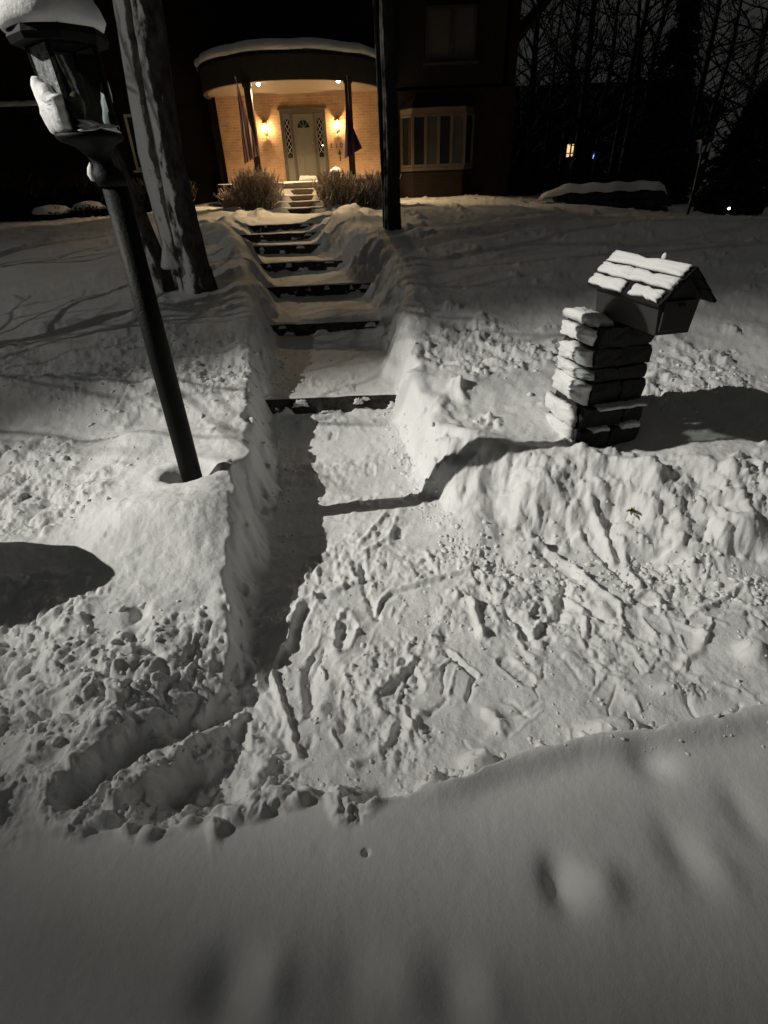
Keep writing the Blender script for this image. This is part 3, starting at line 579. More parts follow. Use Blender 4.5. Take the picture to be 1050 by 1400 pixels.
b = MB(); b.lathe([(.016, 0), (.018, .05), (.016, .055)], (0, 0, H0), 12); sk = lean(b).build('bulb_socket', M['white'], lamp, True)
b = MB(); b.lathe([(.012, .05), (.022, .07), (.032, .1), (.034, .125), (.026, .15), (.01, .163), (0, .166)], (0, 0, H0), 20); lean(b).build('bulb', M['bulbglass'], lamp, True)

# ------------------------------------------------------------------ stone mailbox pillar
RZ = math.radians(12); mzg = .28
mail = empty('mailbox', (1.52, 3.62, mzg), RZ); tag(mail, 'snow-plastered stone pillar mailbox with a gabled roof box on the right bank', 'mailbox')
r = random.Random(12)
def stone_block(m, x0, x1, y0, y1, z0, z1, r, j=.012):
    # a rough-hewn block: subdivided box with jittered, slightly pillowed faces
    nx = max(2, int((x1 - x0) / .06)); ny = max(2, int((y1 - y0) / .06)); nz = 3
    idx = {}; vs = []; fs = []
    def vid(i, k, l):
        if (i, k, l) not in idx:
            fx, fy, fz = i / nx, k / ny, l / nz
            cx = 1 - .05 * (abs(fz - .5) * 2) ** 3
            x = x0 + (x1 - x0) * (.5 + (fx - .5) * cx); y = y0 + (y1 - y0) * (.5 + (fy - .5) * cx); z = z0 + (z1 - z0) * fz
            idx[(i, k, l)] = len(vs); vs.append((x + r.uniform(-j, j), y + r.uniform(-j, j), z + r.uniform(-j, j) * .6))
        return idx[(i, k, l)]
    for i in range(nx):
        for k in range(ny): fs.append((vid(i, k, 0), vid(i, k + 1, 0), vid(i + 1, k + 1, 0), vid(i + 1, k, 0))); fs.append((vid(i, k, nz), vid(i + 1, k, nz), vid(i + 1, k + 1, nz), vid(i, k + 1, nz)))
    for i in range(nx):
        for l in range(nz): fs.append((vid(i, 0, l), vid(i + 1, 0, l), vid(i + 1, 0, l + 1), vid(i, 0, l + 1))); fs.append((vid(i, ny, l), vid(i, ny, l + 1), vid(i + 1, ny, l + 1), vid(i + 1, ny, l)))
    for k in range(ny):
        for l in range(nz): fs.append((vid(0, k, l), vid(0, k, l + 1), vid(0, k + 1, l + 1), vid(0, k + 1, l))); fs.append((vid(nx, k, l), vid(nx, k + 1, l), vid(nx, k + 1, l + 1), vid(nx, k, l + 1)))
    m.add(vs, fs)
PW, PD, PT = .44, .44, .88
core = MB(); core.box((PW / 2, PD / 2, .37), (PW - .05, PD - .05, 1.0)); z = -.15; row = 0
lowcuts = []
while z < PT - .05:
    hgt = r.uniform(.09, .20); hgt = min(hgt, PT - z)
    lo = z < .28
    off = r.uniform(-.012, .012)
    for side in range(2):
        xa, xb = (0, PW * (.5 + r.uniform(-.15, .15))) if side == 0 else (xb, PW)
        front = -.055 + off if lo else r.uniform(-.006, .010)
        left = -.015 + r.uniform(-.025, .02) - (.03 if lo else 0) + .03 * (z / PT)
        stone_block(core, xa + (left if side == 0 else .006), xb, front, PD * .5, z + .006, z + hgt - .006, r, .012)
        stone_block(core, xa + (left if side == 0 else .006) + (r.uniform(-.02, .02) if side == 0 else 0), xb, PD * .5, PD + r.uniform(-.01, .01), z + .006, z + hgt - .006, r, .007)
    lowcuts.append((z + hgt, lo, hgt, left))
    z += hgt; row += 1
core.build('stone_pillar', M['stone'], mail, False, .006)
# snow stuck on the windward side, one pat per course, and on the ledges at the foot
sn = MB(); zz = -.12; k = 0; rs = random.Random(77)
for (zt_, lo, hg, lf) in lowcuts:
    z0 = zt_ - hg
    if zt_ > .08:
        y0 = rs.uniform(-.012, .03); y1 = PD * rs.uniform(.9, 1.03); xo = lf - .012; w = zt_ / PT
        s_ = slab([(xo, y0, z0 + rs.uniform(.0, .03)), (xo, y0 + rs.uniform(-.02, .03), zt_ - rs.uniform(.0, .035)), (xo - .01, PD * .5, zt_ - rs.uniform(-.015, .02)), (xo, y1, zt_ - rs.uniform(.0, .04)), (xo, y1, z0 + rs.uniform(-.01, .03)), (xo, PD * .5, z0 + rs.uniform(-.02, .02))], (-1, -.25, .15), rs.uniform(.05, .10), k); s_.build('snow_patch', M['snow_soft'], mail, True)
    k += 1
for (zt_, lo, hg, lf) in lowcuts:
    if lo and zt_ > .02:
        for q in range(2):
            xa = rs.uniform(-.02, .06) + q * .2; xb = min(PW - .01, xa + rs.uniform(.15, .26))
            s_ = slab([(xa, -.085, zt_ - .012), (xb, -.085, zt_ - .012), (xb, .03, zt_ - .012), (xa, .03, zt_ - .012)], (0, -.3, 1), rs.uniform(.025, .045), 30 + k); s_.build('snow_patch', M['snow_soft'], mail, True); k += 1
s_ = slab([(-.03, .1, PT - .01), (.12, .02, PT - .01), (.14, PD, PT - .01), (-.03, PD + .02, PT - .01)], (-.25, 0, 1), .07, 51); s_.build('snow_patch', M['snow_soft'], mail, True)
# the box: a gabled little house lying along local -y, front end overhanging the pillar
BX0, BX1, BY0, BY1, BZ0, BZE, BZR = .07, .35, -.40, .25, PT + .04, PT + .245, PT + .40
bx = MB(); cx = (BX0 + BX1) / 2
pf = [(BX0 + .025, BZ0), (BX1 - .025, BZ0), (BX1, BZE), (cx, BZR), (BX0, BZE)]
vs = [(x, BY0, z) for x, z in pf] + [(x, BY1, z) for x, z in pf]
bx.add(vs, [(0, 1, 2, 3, 4), (9, 8, 7, 6, 5)] + [(i + 5, (i + 1) % 5 + 5, (i + 1) % 5, i) for i in range(5)])
box = bx.build('mailbox_body', M['box'], mail)
b = MB(); b.box((cx, BY0 - .008, (BZ0 + BZE) / 2 + .01), (BX1 - BX0 - .07, .016, BZE - BZ0 - .03)); dr = b.build('mailbox_door', M['box'], mail, False, .004)
b = MB(); b.bar((cx - .02, BY0 - .03, BZE - .03), (cx + .02, BY0 - .03, BZE - .03), .012); b.build('door_knob', M['black'], dr)
b = MB(); b.box((BX1 + .03, BY0 + .16, BZE - .01), (.012, .16, .03)); b.box((BX1 + .035, BY0 + .10, BZE + .02), (.012, .05, .08)); b.build('signal_flag', M['black'], mail)
rf = MB(); slope = math.atan2(BZR - BZE, cx - BX0); OV = .055; Ls = math.hypot(cx - BX0, BZR - BZE) + OV; LY = BY1 - BY0 + .1
for sgn in (-1, 1):
    for k in range(3):
        d0 = Ls * k / 3 - .005; d1 = Ls * (k + 1) / 3 + .02; dm = (d0 + d1) / 2
        x = cx + sgn * dm * math.cos(slope); z = BZR + .012 - dm * math.sin(slope) + .009 * (2 - k) * 0 + .012
        rf.box((x, (BY0 + BY1) / 2 - .02, z + .004 * k), (d1 - d0, LY, .018), 0, sgn * (slope - .07))
roof = rf.build('mailbox_roof', M['roof'], mail, False, .003)
sn = MB(); ca, sa = math.cos(slope), math.sin(slope); yA = BY0 - .07; yB = BY1 + .03
def rp(d, y, lift=.03): return (cx - d * ca - sa * lift, y, BZR + .014 - d * sa + ca * lift)
for k, segs in enumerate([[(yA + .01, yB)], [(yA + .0, yA + .42), (yA + .38, yB)], [(yA + .02, yA + .30), (yA + .37, yB)]]):
    d0 = Ls * k / 3 + .004; d1 = Ls * (k + 1) / 3 - .006
    for (ya, yb2) in segs:
        s_ = slab([rp(d0, ya), rp(d0, yb2), rp(d1, yb2), rp(d1, ya)], (-sa, 0, ca), .026 if k != 1 else .032, 60 + k + int(ya * 100)); s_.build('snow_patch', M['snow_soft'], roof, True)
lumpy([(.012, 0), (.018, .012), (.012, .03), (0, .04)], 10, 5, .1, (cx, BY0 + .22, BZR + .03)).build('snow_tuft', M['snow_soft'], roof, True)
# dead weed lying on the bank in front of the mailbox
dl = MB(); lx, ly = 1.62, 2.84; 
for i in range(16):
    a = r.uniform(0, 6.28); l = r.uniform(.02, .06); p = Vector((r.gauss(0, .015), r.gauss(0, .012), .012)); q = p + Vector((math.cos(a) * l, math.sin(a) * l, r.uniform(-.005, .02))); w = Vector((-math.sin(a), math.cos(a), .2)) * r.uniform(.006, .013)
    mid = (p + q) / 2 + Vector((0, 0, .008)); dl.add([p, mid + w, q, mid - w, p - Vector((0, 0, .004)), q - Vector((0, 0, .004))], [(0, 1, 2, 3), (0, 4, 5, 2)])
o = dl.build('dead_leaf', M['leaf'], None, False, 0, (lx, ly, gz(lx, ly, True) + .005)); tag(o, 'brown dead leaf cluster half buried in the bank below the mailbox', 'leaf')

# ------------------------------------------------------------------ trees
def wiggle(p0, p1, n, amp, r):
    p0 = Vector(p0); p1 = Vector(p1); out = []
    for i in range(n + 1):
        t = i / n; q = p0.lerp(p1, t); s = math.sin(PI * t) if n > 1 else 0
        out.append(q + Vector((r.uniform(-amp, amp), r.uniform(-amp, amp), 0)) * s)
    return out
def limbs(mb, p, d, L, rad, depth, r, n=6, droop=0., minr=.004):
    pts = [Vector(p)]; dd = Vector(d).normalized(); k = 5; rads = [rad]
    for i in range(k):
        dd = (dd + Vector((r.gauss(0, .2), r.gauss(0, .2), r.gauss(.04, .14) - droop))).normalized()
        pts.append(pts[-1] + dd * L / k); rads.append(rad * (1 - .75 * (i + 1) / k) + minr)
    mb.tube(pts, rads, max(3, n))
    if depth > 0:
        for i in range(r.randint(3, 5)):
            t = r.uniform(.3, 1.); j = min(k - 1, int(t * k)); q = pts[j].lerp(pts[j + 1], t * k - j)
            ax = Vector((r.gauss(0, 1), r.gauss(0, 1), r.gauss(.2, .6))).normalized()
            limbs(mb, q, (dd * .8 + ax * .8), L * r.uniform(.4, .65), rads[j] * .6, depth - 1, r, n - 2, droop, minr)
def bark_tube(pts, rads, r, n=26, sub=10):
    """trunk with ridged, uneven bark"""
    P = []; R_ = []
    for i in range(len(pts) - 1):
        for k in range(sub): t = k / sub; P.append(Vector(pts[i]).lerp(Vector(pts[i + 1]), t)); R_.append(rads[i] + (rads[i + 1] - rads[i]) * t)
    P.append(Vector(pts[-1])); R_.append(rads[-1])
    m = MB(); m.tube(P, R_, n); ph = [r.uniform(0, 6.28) for _ in range(6)]
    for i, p in enumerate(P):
        for k in range(n):
            a = 2 * PI * k / n; z = p.z
            s = 1 + .07 * math.sin(5 * a + ph[0] + .5 * math.sin(z * 2 + ph[1])) + .05 * math.sin(9 * a + ph[2] + math.sin(z * 3)) + .05 * math.sin(2 * a + z * 1.7 + ph[3]) + .035 * math.sin(7 * a + 5.3 * z + ph[4]) + r.uniform(-.035, .035)
            v = Vector(m.v[i * n + k]); m.v[i * n + k] = tuple(p + (v - p) * s)
    return m
# the big tree left of the walk: two fused stems and one leaning away
tz = gz(-2.6, 8.0); r = random.Random(21)
tree = empty('yard_tree', (-2.6, 8.0, tz)); tag(tree, 'thick snow-plastered tree of several fused trunks behind the lamp post', 'tree')
m = bark_tube([(.16, 0, -.3), (.12, 0, .3), (.10, 0, 1.6), (.22, .02, 3.2), (.34, .05, 6.), (.5, .1, 9.)], [.25, .2, .165, .16, .15, .12], r); m.build('trunk', M['bark_mid'], tree, True)
m = bark_tube([(-.10, .08, -.3), (-.08, .06, .3), (-.13, .05, 1.6), (-.02, .1, 3.2), (-.2, .2, 6.), (-.5, .3, 9.)], [.2, .165, .15, .145, .13, .1], r); m.build('trunk', M['bark'], tree, True)
m = bark_tube([(-.22, -.05, -.3), (-.30, -.05, .1), (-.55, -.05, 1.3), (-.85, 0, 2.6), (-1.5, .2, 5.), (-2.3, .3, 7.5)], [.15, .125, .115, .105, .09, .06], r); m.build('trunk', M['bark_mid'], tree, True)
br = MB()
for i in range(16):
    z = r.uniform(3.2, 8.5); a = r.uniform(0, 6.28); limbs(br, (.1 + r.uniform(-.3, .3), .1, z), (math.cos(a), math.sin(a), .45), r.uniform(1.6, 3.2), .05, 2, r)
br.build('branches', M['branch'], tree)
# snow lodged in the fork at the foot
lumpy([(.1, 0), (.12, .03), (.08, .14), (.03, .3), (0, .36)], 16, 8, .08, (-.16, -.14, .3)).build('snow_patch', M['snow_soft'], tree, True)
# the straight trunk right of the stairs
tz = gz(.38, 11.); tr = empty('dark_tree', (.38, 11., tz)); tag(tr, 'straight dark tree trunk right of the walk in front of the porch edge', 'tree')
m = bark_tube([(.0, 0, -.3), (0, 0, .15), (.0, 0, 1.5), (-.01, 0, 3.2), (-.04, .05, 6.5), (0, .05, 9)], [.17, .14, .13, .125, .11, .08], r); m.build('trunk', M['bark_dark'], tr, True)
m = bark_tube([(-.13, .14, -.3), (-.13, .14, .6), (-.16, .14, 1.8), (-.19, .14, 3.2), (-.3, .2, 6.5), (-.5, .2, 9)], [.06, .055, .05, .05, .045, .03], r, 14); m.build('trunk', M['bark_dark'], tr, True)
br = MB()
for i in range(14):
    z = r.uniform(3.6, 8.5); a = r.uniform(0, 6.28); limbs(br, (0, .05, z), (math.cos(a), math.sin(a), .5), r.uniform(1.2, 2.4), .035, 2, r)
br.build('branches', M['branch'], tr)
# bare trees beyond the left edge of the frame: their branches stripe the lawn with shadow
def bare_tree(name, x, y, hgt, rad, seed, lab, group, mat, nb=22, low=.12, mb_='branch', spread=(1.4, 3.4), depth=2):
    r = random.Random(seed); z = gz(x, y) if abs(x) < 60 else 1.; t = empty(name, (x, y, z)); tag(t, lab, 'tree', group)
    pts = wiggle((0, 0, -.3), (r.uniform(-.4, .4), r.uniform(-.3, .3), hgt), 6, .12, r); m = MB(); m.tube(pts, [rad * (1.15 - .95 * i / 6) for i in range(7)], 12); m.build('trunk', M[mat], t, True)
    b = MB()
    for i in range(nb):
        f = low + (1 - low) * (i + r.random()) / nb; a = r.uniform(0, 6.28); k = min(5, int(f * 6)); q = pts[k].lerp(pts[k + 1], f * 6 - k)
        limbs(b, q, (math.cos(a), math.sin(a), r.uniform(.2, .9)), r.uniform(*spread) * (1.1 - .5 * f), rad * .35 * (1.1 - f * .7), depth, r, 5)
    b.build('branches', M[mb_], t); return t
bare_tree('bare_tree', -5.4, 5.6, 7, .10, 31, 'bare young tree on the left lawn, nearest the street lamp', 'bare trees left of the walk', 'bark')
bare_tree('bare_tree', -7.2, 8.8, 8, .13, 32, 'taller bare tree on the left lawn, nearest the house', 'bare trees left of the walk', 'bark')

# ------------------------------------------------------------------ house
HY = 23.0; ZP = 1.88
house = empty('brick_house', (-2.5, HY, 1.2)); tag(house, 'dark two-storey brick house with a lamplit round porch and grey front door', 'house')
def hp(mb, name, mat, parent=house, smooth=False, bevel=0):
    par = parent; base = Vector((2.5, -HY, -1.2))
    mb.v = [tuple(Vector(v) + base) for v in mb.v]
    return mb.build(name, M[mat], par, smooth, bevel)
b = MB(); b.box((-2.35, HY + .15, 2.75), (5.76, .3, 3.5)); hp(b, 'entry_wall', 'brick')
b = MB(); b.box((2.84, HY + .16, 2.7), (4.6, .3, 3.4)); hp(b, 'front_wall', 'brick_dimmed')
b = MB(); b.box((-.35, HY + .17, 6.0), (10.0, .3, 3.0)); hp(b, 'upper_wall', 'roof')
b = MB(); b.box((4.98, HY + 4.5, 4.2), (.3, 8.6, 6.4)); b.box((-.2, HY + 8.7, 4.2), (10.2, .3, 6.4)); hp(b, 'side_wall', 'brick_dimmed')
b = MB(); b.box((-12.4, HY + 1.35, 4.0), (14.1, .3, 6.4)); b.box((-5.4, HY + .75, 4.0), (.3, .9, 6.4)); hp(b, 'left_wall', 'brick_dimmed')
# roof with overhanging eaves
b = MB(); ez = 5.62
vs = [(-14, HY - 1.0, ez + .0), (6.0, HY - 1.0, ez), (6.0, HY + 9.6, ez), (-14, HY + 9.6, ez), (-12, HY + 4.3, ez + 3.6), (3.2, HY + 4.3, ez + 3.6)]
vs = [(x, y, z + 1.95) for x, y, z in vs]
b.add(vs, [(0, 3, 2, 1), (0, 1, 5, 4), (1, 2, 5), (2, 3, 4, 5), (3, 0, 4)]); b.box((-4, HY - .98, ez + 1.9), (20, .05, .2)); hp(b, 'roof', 'roof')
b = MB(); b.add([(5.05, HY - .05, 5.45), (6.4, HY - .05, 6.9), (6.4, HY + 9, 6.9), (5.05, HY + 9, 5.45), (5.05, HY - .05, 5.6), (6.3, HY - .05, 7.0), (6.3, HY + 9, 7.0), (5.05, HY + 9, 5.6)], [(0, 1, 2, 3), (7, 6, 5, 4), (0, 4, 5, 1), (1, 5, 6, 2), (2, 6, 7, 3), (3, 7, 4, 0)]); hp(b, 'side_eave', 'roof')
# porch: floor, canopy, columns
CXp, RX, RY = -2.42, 3.05, 3.72
def arc(rx, ry, n=40): return [(CXp - rx * math.cos(PI * k / n), HY - ry * math.sin(PI * k / n)) for k in range(n + 1)]
b = MB(); b.prism(arc(RX + .1, RY + .15), 1.0, ZP); hp(b, 'porch_floor', 'brick_dimmed')
b = MB(); b.prism([(-2.72 + .66 * t, HY - 4.2) for t in (0, 2)] + [(-1.4, HY - 3), (-2.72, HY - 3)], 1.3, ZP - .002); hp(b, 'porch_landing', 'soffit')
ZS = 4.42
b = MB(); A = arc(RX - .09, RY - .09); b.prism(A, ZS, ZS + .08); cano = hp(b, 'canopy_soffit', 'soffit')
b = MB(); o_, i_ = arc(RX, RY), arc(RX - .12, RY - .12); n = len(o_)
vs = [(x, y, z) for z in (ZS - .05, ZS + .52) for x, y in o_] + [(x, y, z) for z in (ZS - .05, ZS + .52) for x, y in i_]; fs = []
for k in range(n - 1):
    fs += [(k, k + 1, n + k + 1, n + k), (2 * n + k + 1, 2 * n + k, 3 * n + k, 3 * n + k + 1), (k + 1, k, 2 * n + k, 2 * n + k + 1), (n + k, n + k + 1, 3 * n + k + 1, 3 * n + k)]
b.add(vs, fs); hp(b, 'canopy_fascia', 'fascia')
b = MB(); b.prism(arc(RX + .04, RY + .04), ZS + .523, ZS + .60); hp(b, 'canopy_roof', 'roof')
b = MB(); r = random.Random(4); prof = [(1.02, .603), (1.035, .68), (1.02, .80), (.975, .86), (.8, .90), (.4, .92), (.02, .93)]; nn = 41; rows_ = []
for s, z in prof:
    for k in range(nn):
        a = PI * k / (nn - 1); w = 1 + .008 * math.sin(k * 1.7) + .006 * r.uniform(-1, 1); b.v.append((CXp - RX * s * w * math.cos(a), min(HY - .02, HY - RY * s * w * math.sin(a)), ZS + z + .012 * math.sin(k * .9 + s * 5)))
for i in range(len(prof) - 1):
    for k in range(nn - 1): b.f.append((i * nn + k, i * nn + k + 1, (i + 1) * nn + k + 1, (i + 1) * nn + k))
hp(b, 'canopy_snow', 'snow_soft', house, True)
for x in (-3.46, -.55):
    b = MB(); b.box((x, HY - 3.45, (ZP + ZS) / 2), (.19, .19, ZS - ZP)); b.box((x, HY - 3.45, ZP + .05), (.26, .26, .1)); b.box((x, HY - 3.45, ZS - .11), (.25, .25, .1)); hp(b, 'column', 'column', house, False, .01)
# front door
DX0, DX1, DZ0, DZ1 = -3.08, -1.49, ZP + .003, 3.98; DY = HY - .04
b = MB(); b.box((DX0 + .05, DY, (DZ0 + DZ1) / 2), (.1, .12, DZ1 - DZ0)); b.box((DX1 - .05, DY, (DZ0 + DZ1) / 2), (.1, .12, DZ1 - DZ0)); b.box(((DX0 + DX1) / 2, DY, DZ1 - .05), (DX1 - DX0 - .2, .12, .1))
b.box(((DX0 + DX1) / 2, DY - .01, DZ1 + .03), (DX1 - DX0 + .12, .16, .06))
frm = hp(b, 'door_frame', 'frame', house, False, .008)
for x in (DX0 + .40, DX1 - .40):
    b = MB(); b.box((x, DY - .005, (DZ0 + DZ1 - .1) / 2), (.08, .12, DZ1 - DZ0 - .1)); hp(b, 'door_post', 'frame', frm, False, .006)
dm = (DX0 + DX1) / 2
b = MB(); b.box((dm, DY + .01, (DZ0 + DZ1 - .1) / 2), (.70, .05, DZ1 - DZ0 - .11)); 
for sx in (-1, 1):
    for (za, zb2) in ((.16, .82), (.92, 1.42)):
        b.box((dm + sx * .165, DY - .018, DZ0 + (za + zb2) / 2), (.22, .012, zb2 - za)); b.box((dm + sx * .165, DY - .026, DZ0 + (za + zb2) / 2), (.15, .012, zb2 - za - .08))
door = hp(b, 'front_door', 'door', house, False, .008)
b = MB(); fan = [(dm + .22 * math.cos(PI * k / 16), DZ0 + 1.58 + .24 * math.sin(PI * k / 16)) for k in range(17)]
vs = [(x, DY - .022, z) for x, z in fan] + [(x, DY - .012, z) for x, z in fan]; nf = 17
b.add(vs, [tuple(range(nf)), tuple(nf + i for i in reversed(range(nf)))] + [(i, i + nf, (i + 1) % nf + nf, (i + 1) % nf) for i in range(nf)]); fl = hp(b, 'fanlight', 'dglass', door)
b = MB()
for k in (4, 8, 12): b.bar((dm, DY - .028, DZ0 + 1.58), (fan[k][0], DY - .028, fan[k][1]), .014)
for k in range(16): b.bar((fan[k][0], DY - .026, fan[k][1]), (fan[k + 1][0], DY - .026, fan[k + 1][1]), .022)
b.bar((dm - .23, DY - .026, DZ0 + 1.58), (dm + .23, DY - .026, DZ0 + 1.58), .022); hp(b, 'fanlight_bars', 'door', door)
b = MB(); b.bar((dm + .29, DY - .06, DZ0 + .78), (dm + .29, DY - .06, DZ0 + 1.02), .022); b.bar((dm + .29, DY - .02, DZ0 + .8), (dm + .29, DY - .06, DZ0 + .8), .018); b.bar((dm + .29, DY - .02, DZ0 + 1.0), (dm + .29, DY - .06, DZ0 + 1.0), .018); b.lathe([(0, 0), (.022, 0), (.022, .02), (0, .02)], (dm + .29, DY - .04, DZ0 + 1.12), 12); hp(b, 'door_handle', 'brass', door)
for sx, x in ((-1, DX0 + .23), (1, DX1 - .23)):
    b = MB(); b.box((x, DY + .015, (DZ0 + DZ1 - .1) / 2), (.26, .04, DZ1 - DZ0 - .11)); sl = hp(b, 'sidelight', 'door', house, False, .005)
    b = MB(); b.box((x, DY - .012, DZ0 + 1.28), (.17, .012, 1.12)); hp(b, 'sidelight_glass', 'dglass', sl)
    b = MB()
    for k in range(5):
        z = DZ0 + .84 + k * .2; w = .07
        b.bar((x - w, DY - .022, z), (x + w, DY - .022, z + .2), .010); b.bar((x + w, DY - .022, z), (x - w, DY - .022, z + .2), .010)
    hp(b, 'leaded_bars', 'white', sl)
b = MB(); b.lathe([(0, 0), (.028, 0), (.028, .02), (0, .02)], (DX1 - .17, DY - .05, DZ0 + 1.05), 12); hp(b, 'doorbell', 'bell', frm)
b = MB(); s_ = slab([(dm - .36, DY - .04, DZ0), (dm + .36, DY - .04, DZ0), (dm + .3, DY - .04, DZ0 + .16), (dm - .3, DY - .04, DZ0 + .18)], (0, -1, .1), .06, 3); b.add(s_.v, s_.f); hp(b, 'snow_drift', 'snow_soft', house, True)
# porch floor snow
b = MB(); b.prism(arc(RX + .05, RY + .08, 30), ZP + .004, ZP + .02); hp(b, 'porch_snow', 'snow_soft')
# wall lamps
LIGHTS = []
for x in (-3.62, -1.09):
    z = 3.50; y = HY - .13
    b = MB(); b.box((x, HY - .02, z), (.09, .03, .34)); wl = hp(b, 'wall_lamp', 'brass', house)
    b = MB(); b.lathe([(.10, .0), (.11, .02), (.06, .07), (.012, .10), (0, .11)], (x, y, z + .13), 16); hp(b, 'lamp_cap', 'brass', wl, True)
    b = MB(); b.lathe([(.055, 0), (.06, .015), (.04, .02)], (x, y, z - .17), 16)
    for k in range(4):
        a = PI / 4 + k * PI / 2; b.bar((x + .058 * math.cos(a), y + .058 * math.sin(a), z - .16), (x + .08 * math.cos(a), y + .08 * math.sin(a), z + .135), .008)
    b.bar((x, HY - .03, z - .165), (x, y, z - .165), .02); hp(b, 'lamp_cage', 'brass', wl)
    b = MB(); b.lathe([(0, -.03), (.018, -.02), (.022, .02), (.012, .05), (0, .06)], (x, y, z + .05), 14); hp(b, 'bulb', 'lamp_warm', wl, True)
    LIGHTS.append((x, y - .012, z - .02))
SOFF = [(-3.20, HY - 3.0, ZS - .01), (-.84, HY - 3.0, ZS - .01)]
for x, y, z in SOFF:
    b = MB(); b.lathe([(.045, -.02), (.075, -.015), (.075, .0), (.045, 0)], (x, y, z), 20); sp_ = hp(b, 'soffit_light', 'white', house, True)
    b = MB(); b.lathe([(0, -.075), (.04, -.065), (.06, -.035), (.05, -.012), (.042, -.004)], (x, y, z), 16); hp(b, 'bulb', 'spot_warm', sp_, True)
# house number over a small iron ornament
def text(s, loc, size, mat, name, parent):
    cu = bpy.data.curves.new(name, 'FONT'); cu.body = s; cu.size = size; cu.extrude = .006; cu.align_x = 'CENTER'; cu.space_character = 1.35
    o = bpy.data.objects.new(name, cu); C.objects.link(o); dg = bpy.context.evaluated_depsgraph_get(); me = bpy.data.meshes.new_from_object(o.evaluated_get(dg)); bpy.data.objects.remove(o)
    n_ = bpy.data.objects.new(name, me); C.objects.link(n_); n_.rotation_euler = (PI / 2, 0, 0); n_.location = Vector(loc) + Vector((2.5, -HY, -1.2)); n_.parent = parent; me.materials.clear(); me.materials.append(M[mat]); return n_
for i_, ch_ in enumerate('2108'): text(ch_, (-1.36 + .18 * i_, HY - .012, 2.86 - (.02 if i_ % 2 else 0)), .2, 'trim', 'house_number', house)
b = MB(); b.bar((-1.07, HY - .02, 2.45), (-1.07, HY - .02, 2.80), .035); b.bar((-1.15, HY - .02, 2.68), (-1.02, HY - .02, 2.68), .03); b.box((-1.07, HY - .02, 2.70), (.07, .03, .1)); hp(b, 'iron_ornament', 'trim')
# bay window
bay = MB(); by0, by1 = HY - .55, HY; P_ = [(1.16, by1), (1.52, by0), (3.32, by0), (3.68, by1)]
bay.prism([(1.12, by1), (1.5, by0 - .04), (3.34, by0 - .04), (3.72, by1)], 3.70, 3.86); bay2 = MB(); bay2.prism([(1.12, by1), (1.5, by0 - .04), (3.34, by0 - .04), (3.72, by1)], 2.06, 2.16)
bayo = hp(bay, 'bay_window', 'bayframe', house); hp(bay2, 'window_sill', 'bayframe', bayo)
b = MB()
def face_posts(a, c, k, w=.10):
    for i in range(k + 1):
        t = i / k; x = a[0] + (c[0] - a[0]) * t; y = a[1] + (c[1] - a[1]) * t; b.box((x, y, 2.93), (w, w, 1.535))
face_posts(P_[1], P_[2], 4); 
for q in (P_[0], P_[3]): b.box((q[0], q[1] - .05, 2.93), (.08, .08, 1.535))
for z in (2.21, 3.65):
    b.bar((P_[1][0] + .05, by0, z), (P_[2][0] - .05, by0, z), .08); b.bar((P_[0][0], P_[0][1] - .05, z), (P_[1][0], P_[1][1] + .05, z), .07); b.bar((P_[2][0], P_[2][1] + .05, z), (P_[3][0], P_[3][1] - .05, z), .07)
hp(b, 'window_frame', 'bayframe', bayo)
for i in range(4):
    xa = P_[1][0] + .45 * i + .05; b = MB(); b.box((xa + .175, by0 + .012, 2.93), (.35, .012, 1.36)); hp(b, 'window_pane', 'dglass' if i % 2 == 0 else 'cglass', bayo)
for s, (a, c) in enumerate(((P_[0], P_[1]), (P_[2], P_[3]))):
    b = MB(); b.bar(((a[0] + c[0]) / 2, (a[1] + c[1]) / 2 + .02, 2.25), ((a[0] + c[0]) / 2, (a[1] + c[1]) / 2 + .02, 3.61), .012, .012); b.v = []; b.f = []
    dx, dy = c[0] - a[0], c[1] - a[1]; b.add([(a[0] + .06 * dx, a[1] + .06 * dy + .02, 2.25), (c[0] - .1 * dx, c[1] - .1 * dy + .02, 2.25), (c[0] - .1 * dx, c[1] - .1 * dy + .02, 3.61), (a[0] + .06 * dx, a[1] + .06 * dy + .02, 3.61),
        (a[0] + .06 * dx, a[1] + .06 * dy + .035, 2.25), (c[0] - .1 * dx, c[1] - .1 * dy + .035, 2.25), (c[0] - .1 * dx, c[1] - .1 * dy + .035, 3.61), (a[0] + .06 * dx, a[1] + .06 * dy + .035, 3.61)], [(0, 1, 2, 3), (7, 6, 5, 4), (0, 4, 5, 1), (1, 5, 6, 2), (2, 6, 7, 3), (3, 7, 4, 0)]); hp(b, 'window_pane', 'dglass', bayo)
b = MB(); b.add([(1.05, by1 - .01, 3.862), (1.46, by0 - .1, 3.862), (3.38, by0 - .1, 3.862), (3.8, by1 - .01, 3.862), (1.7, by1 - .01, 4.3), (3.15, by1 - .01, 4.3)], [(0, 1, 2, 3)[::-1], (0, 1, 4), (1, 2, 5, 4), (2, 3, 5), (0, 4, 5, 3)]); hp(b, 'bay_roof', 'roof', bayo)
b = MB(); b.prism([(1.2, by1 - .01), (1.54, by0 + .02), (3.3, by0 + .02), (3.64, by1 - .01)], 1.0, 2.058); hp(b, 'bay_base', 'brick_dimmed', bayo)
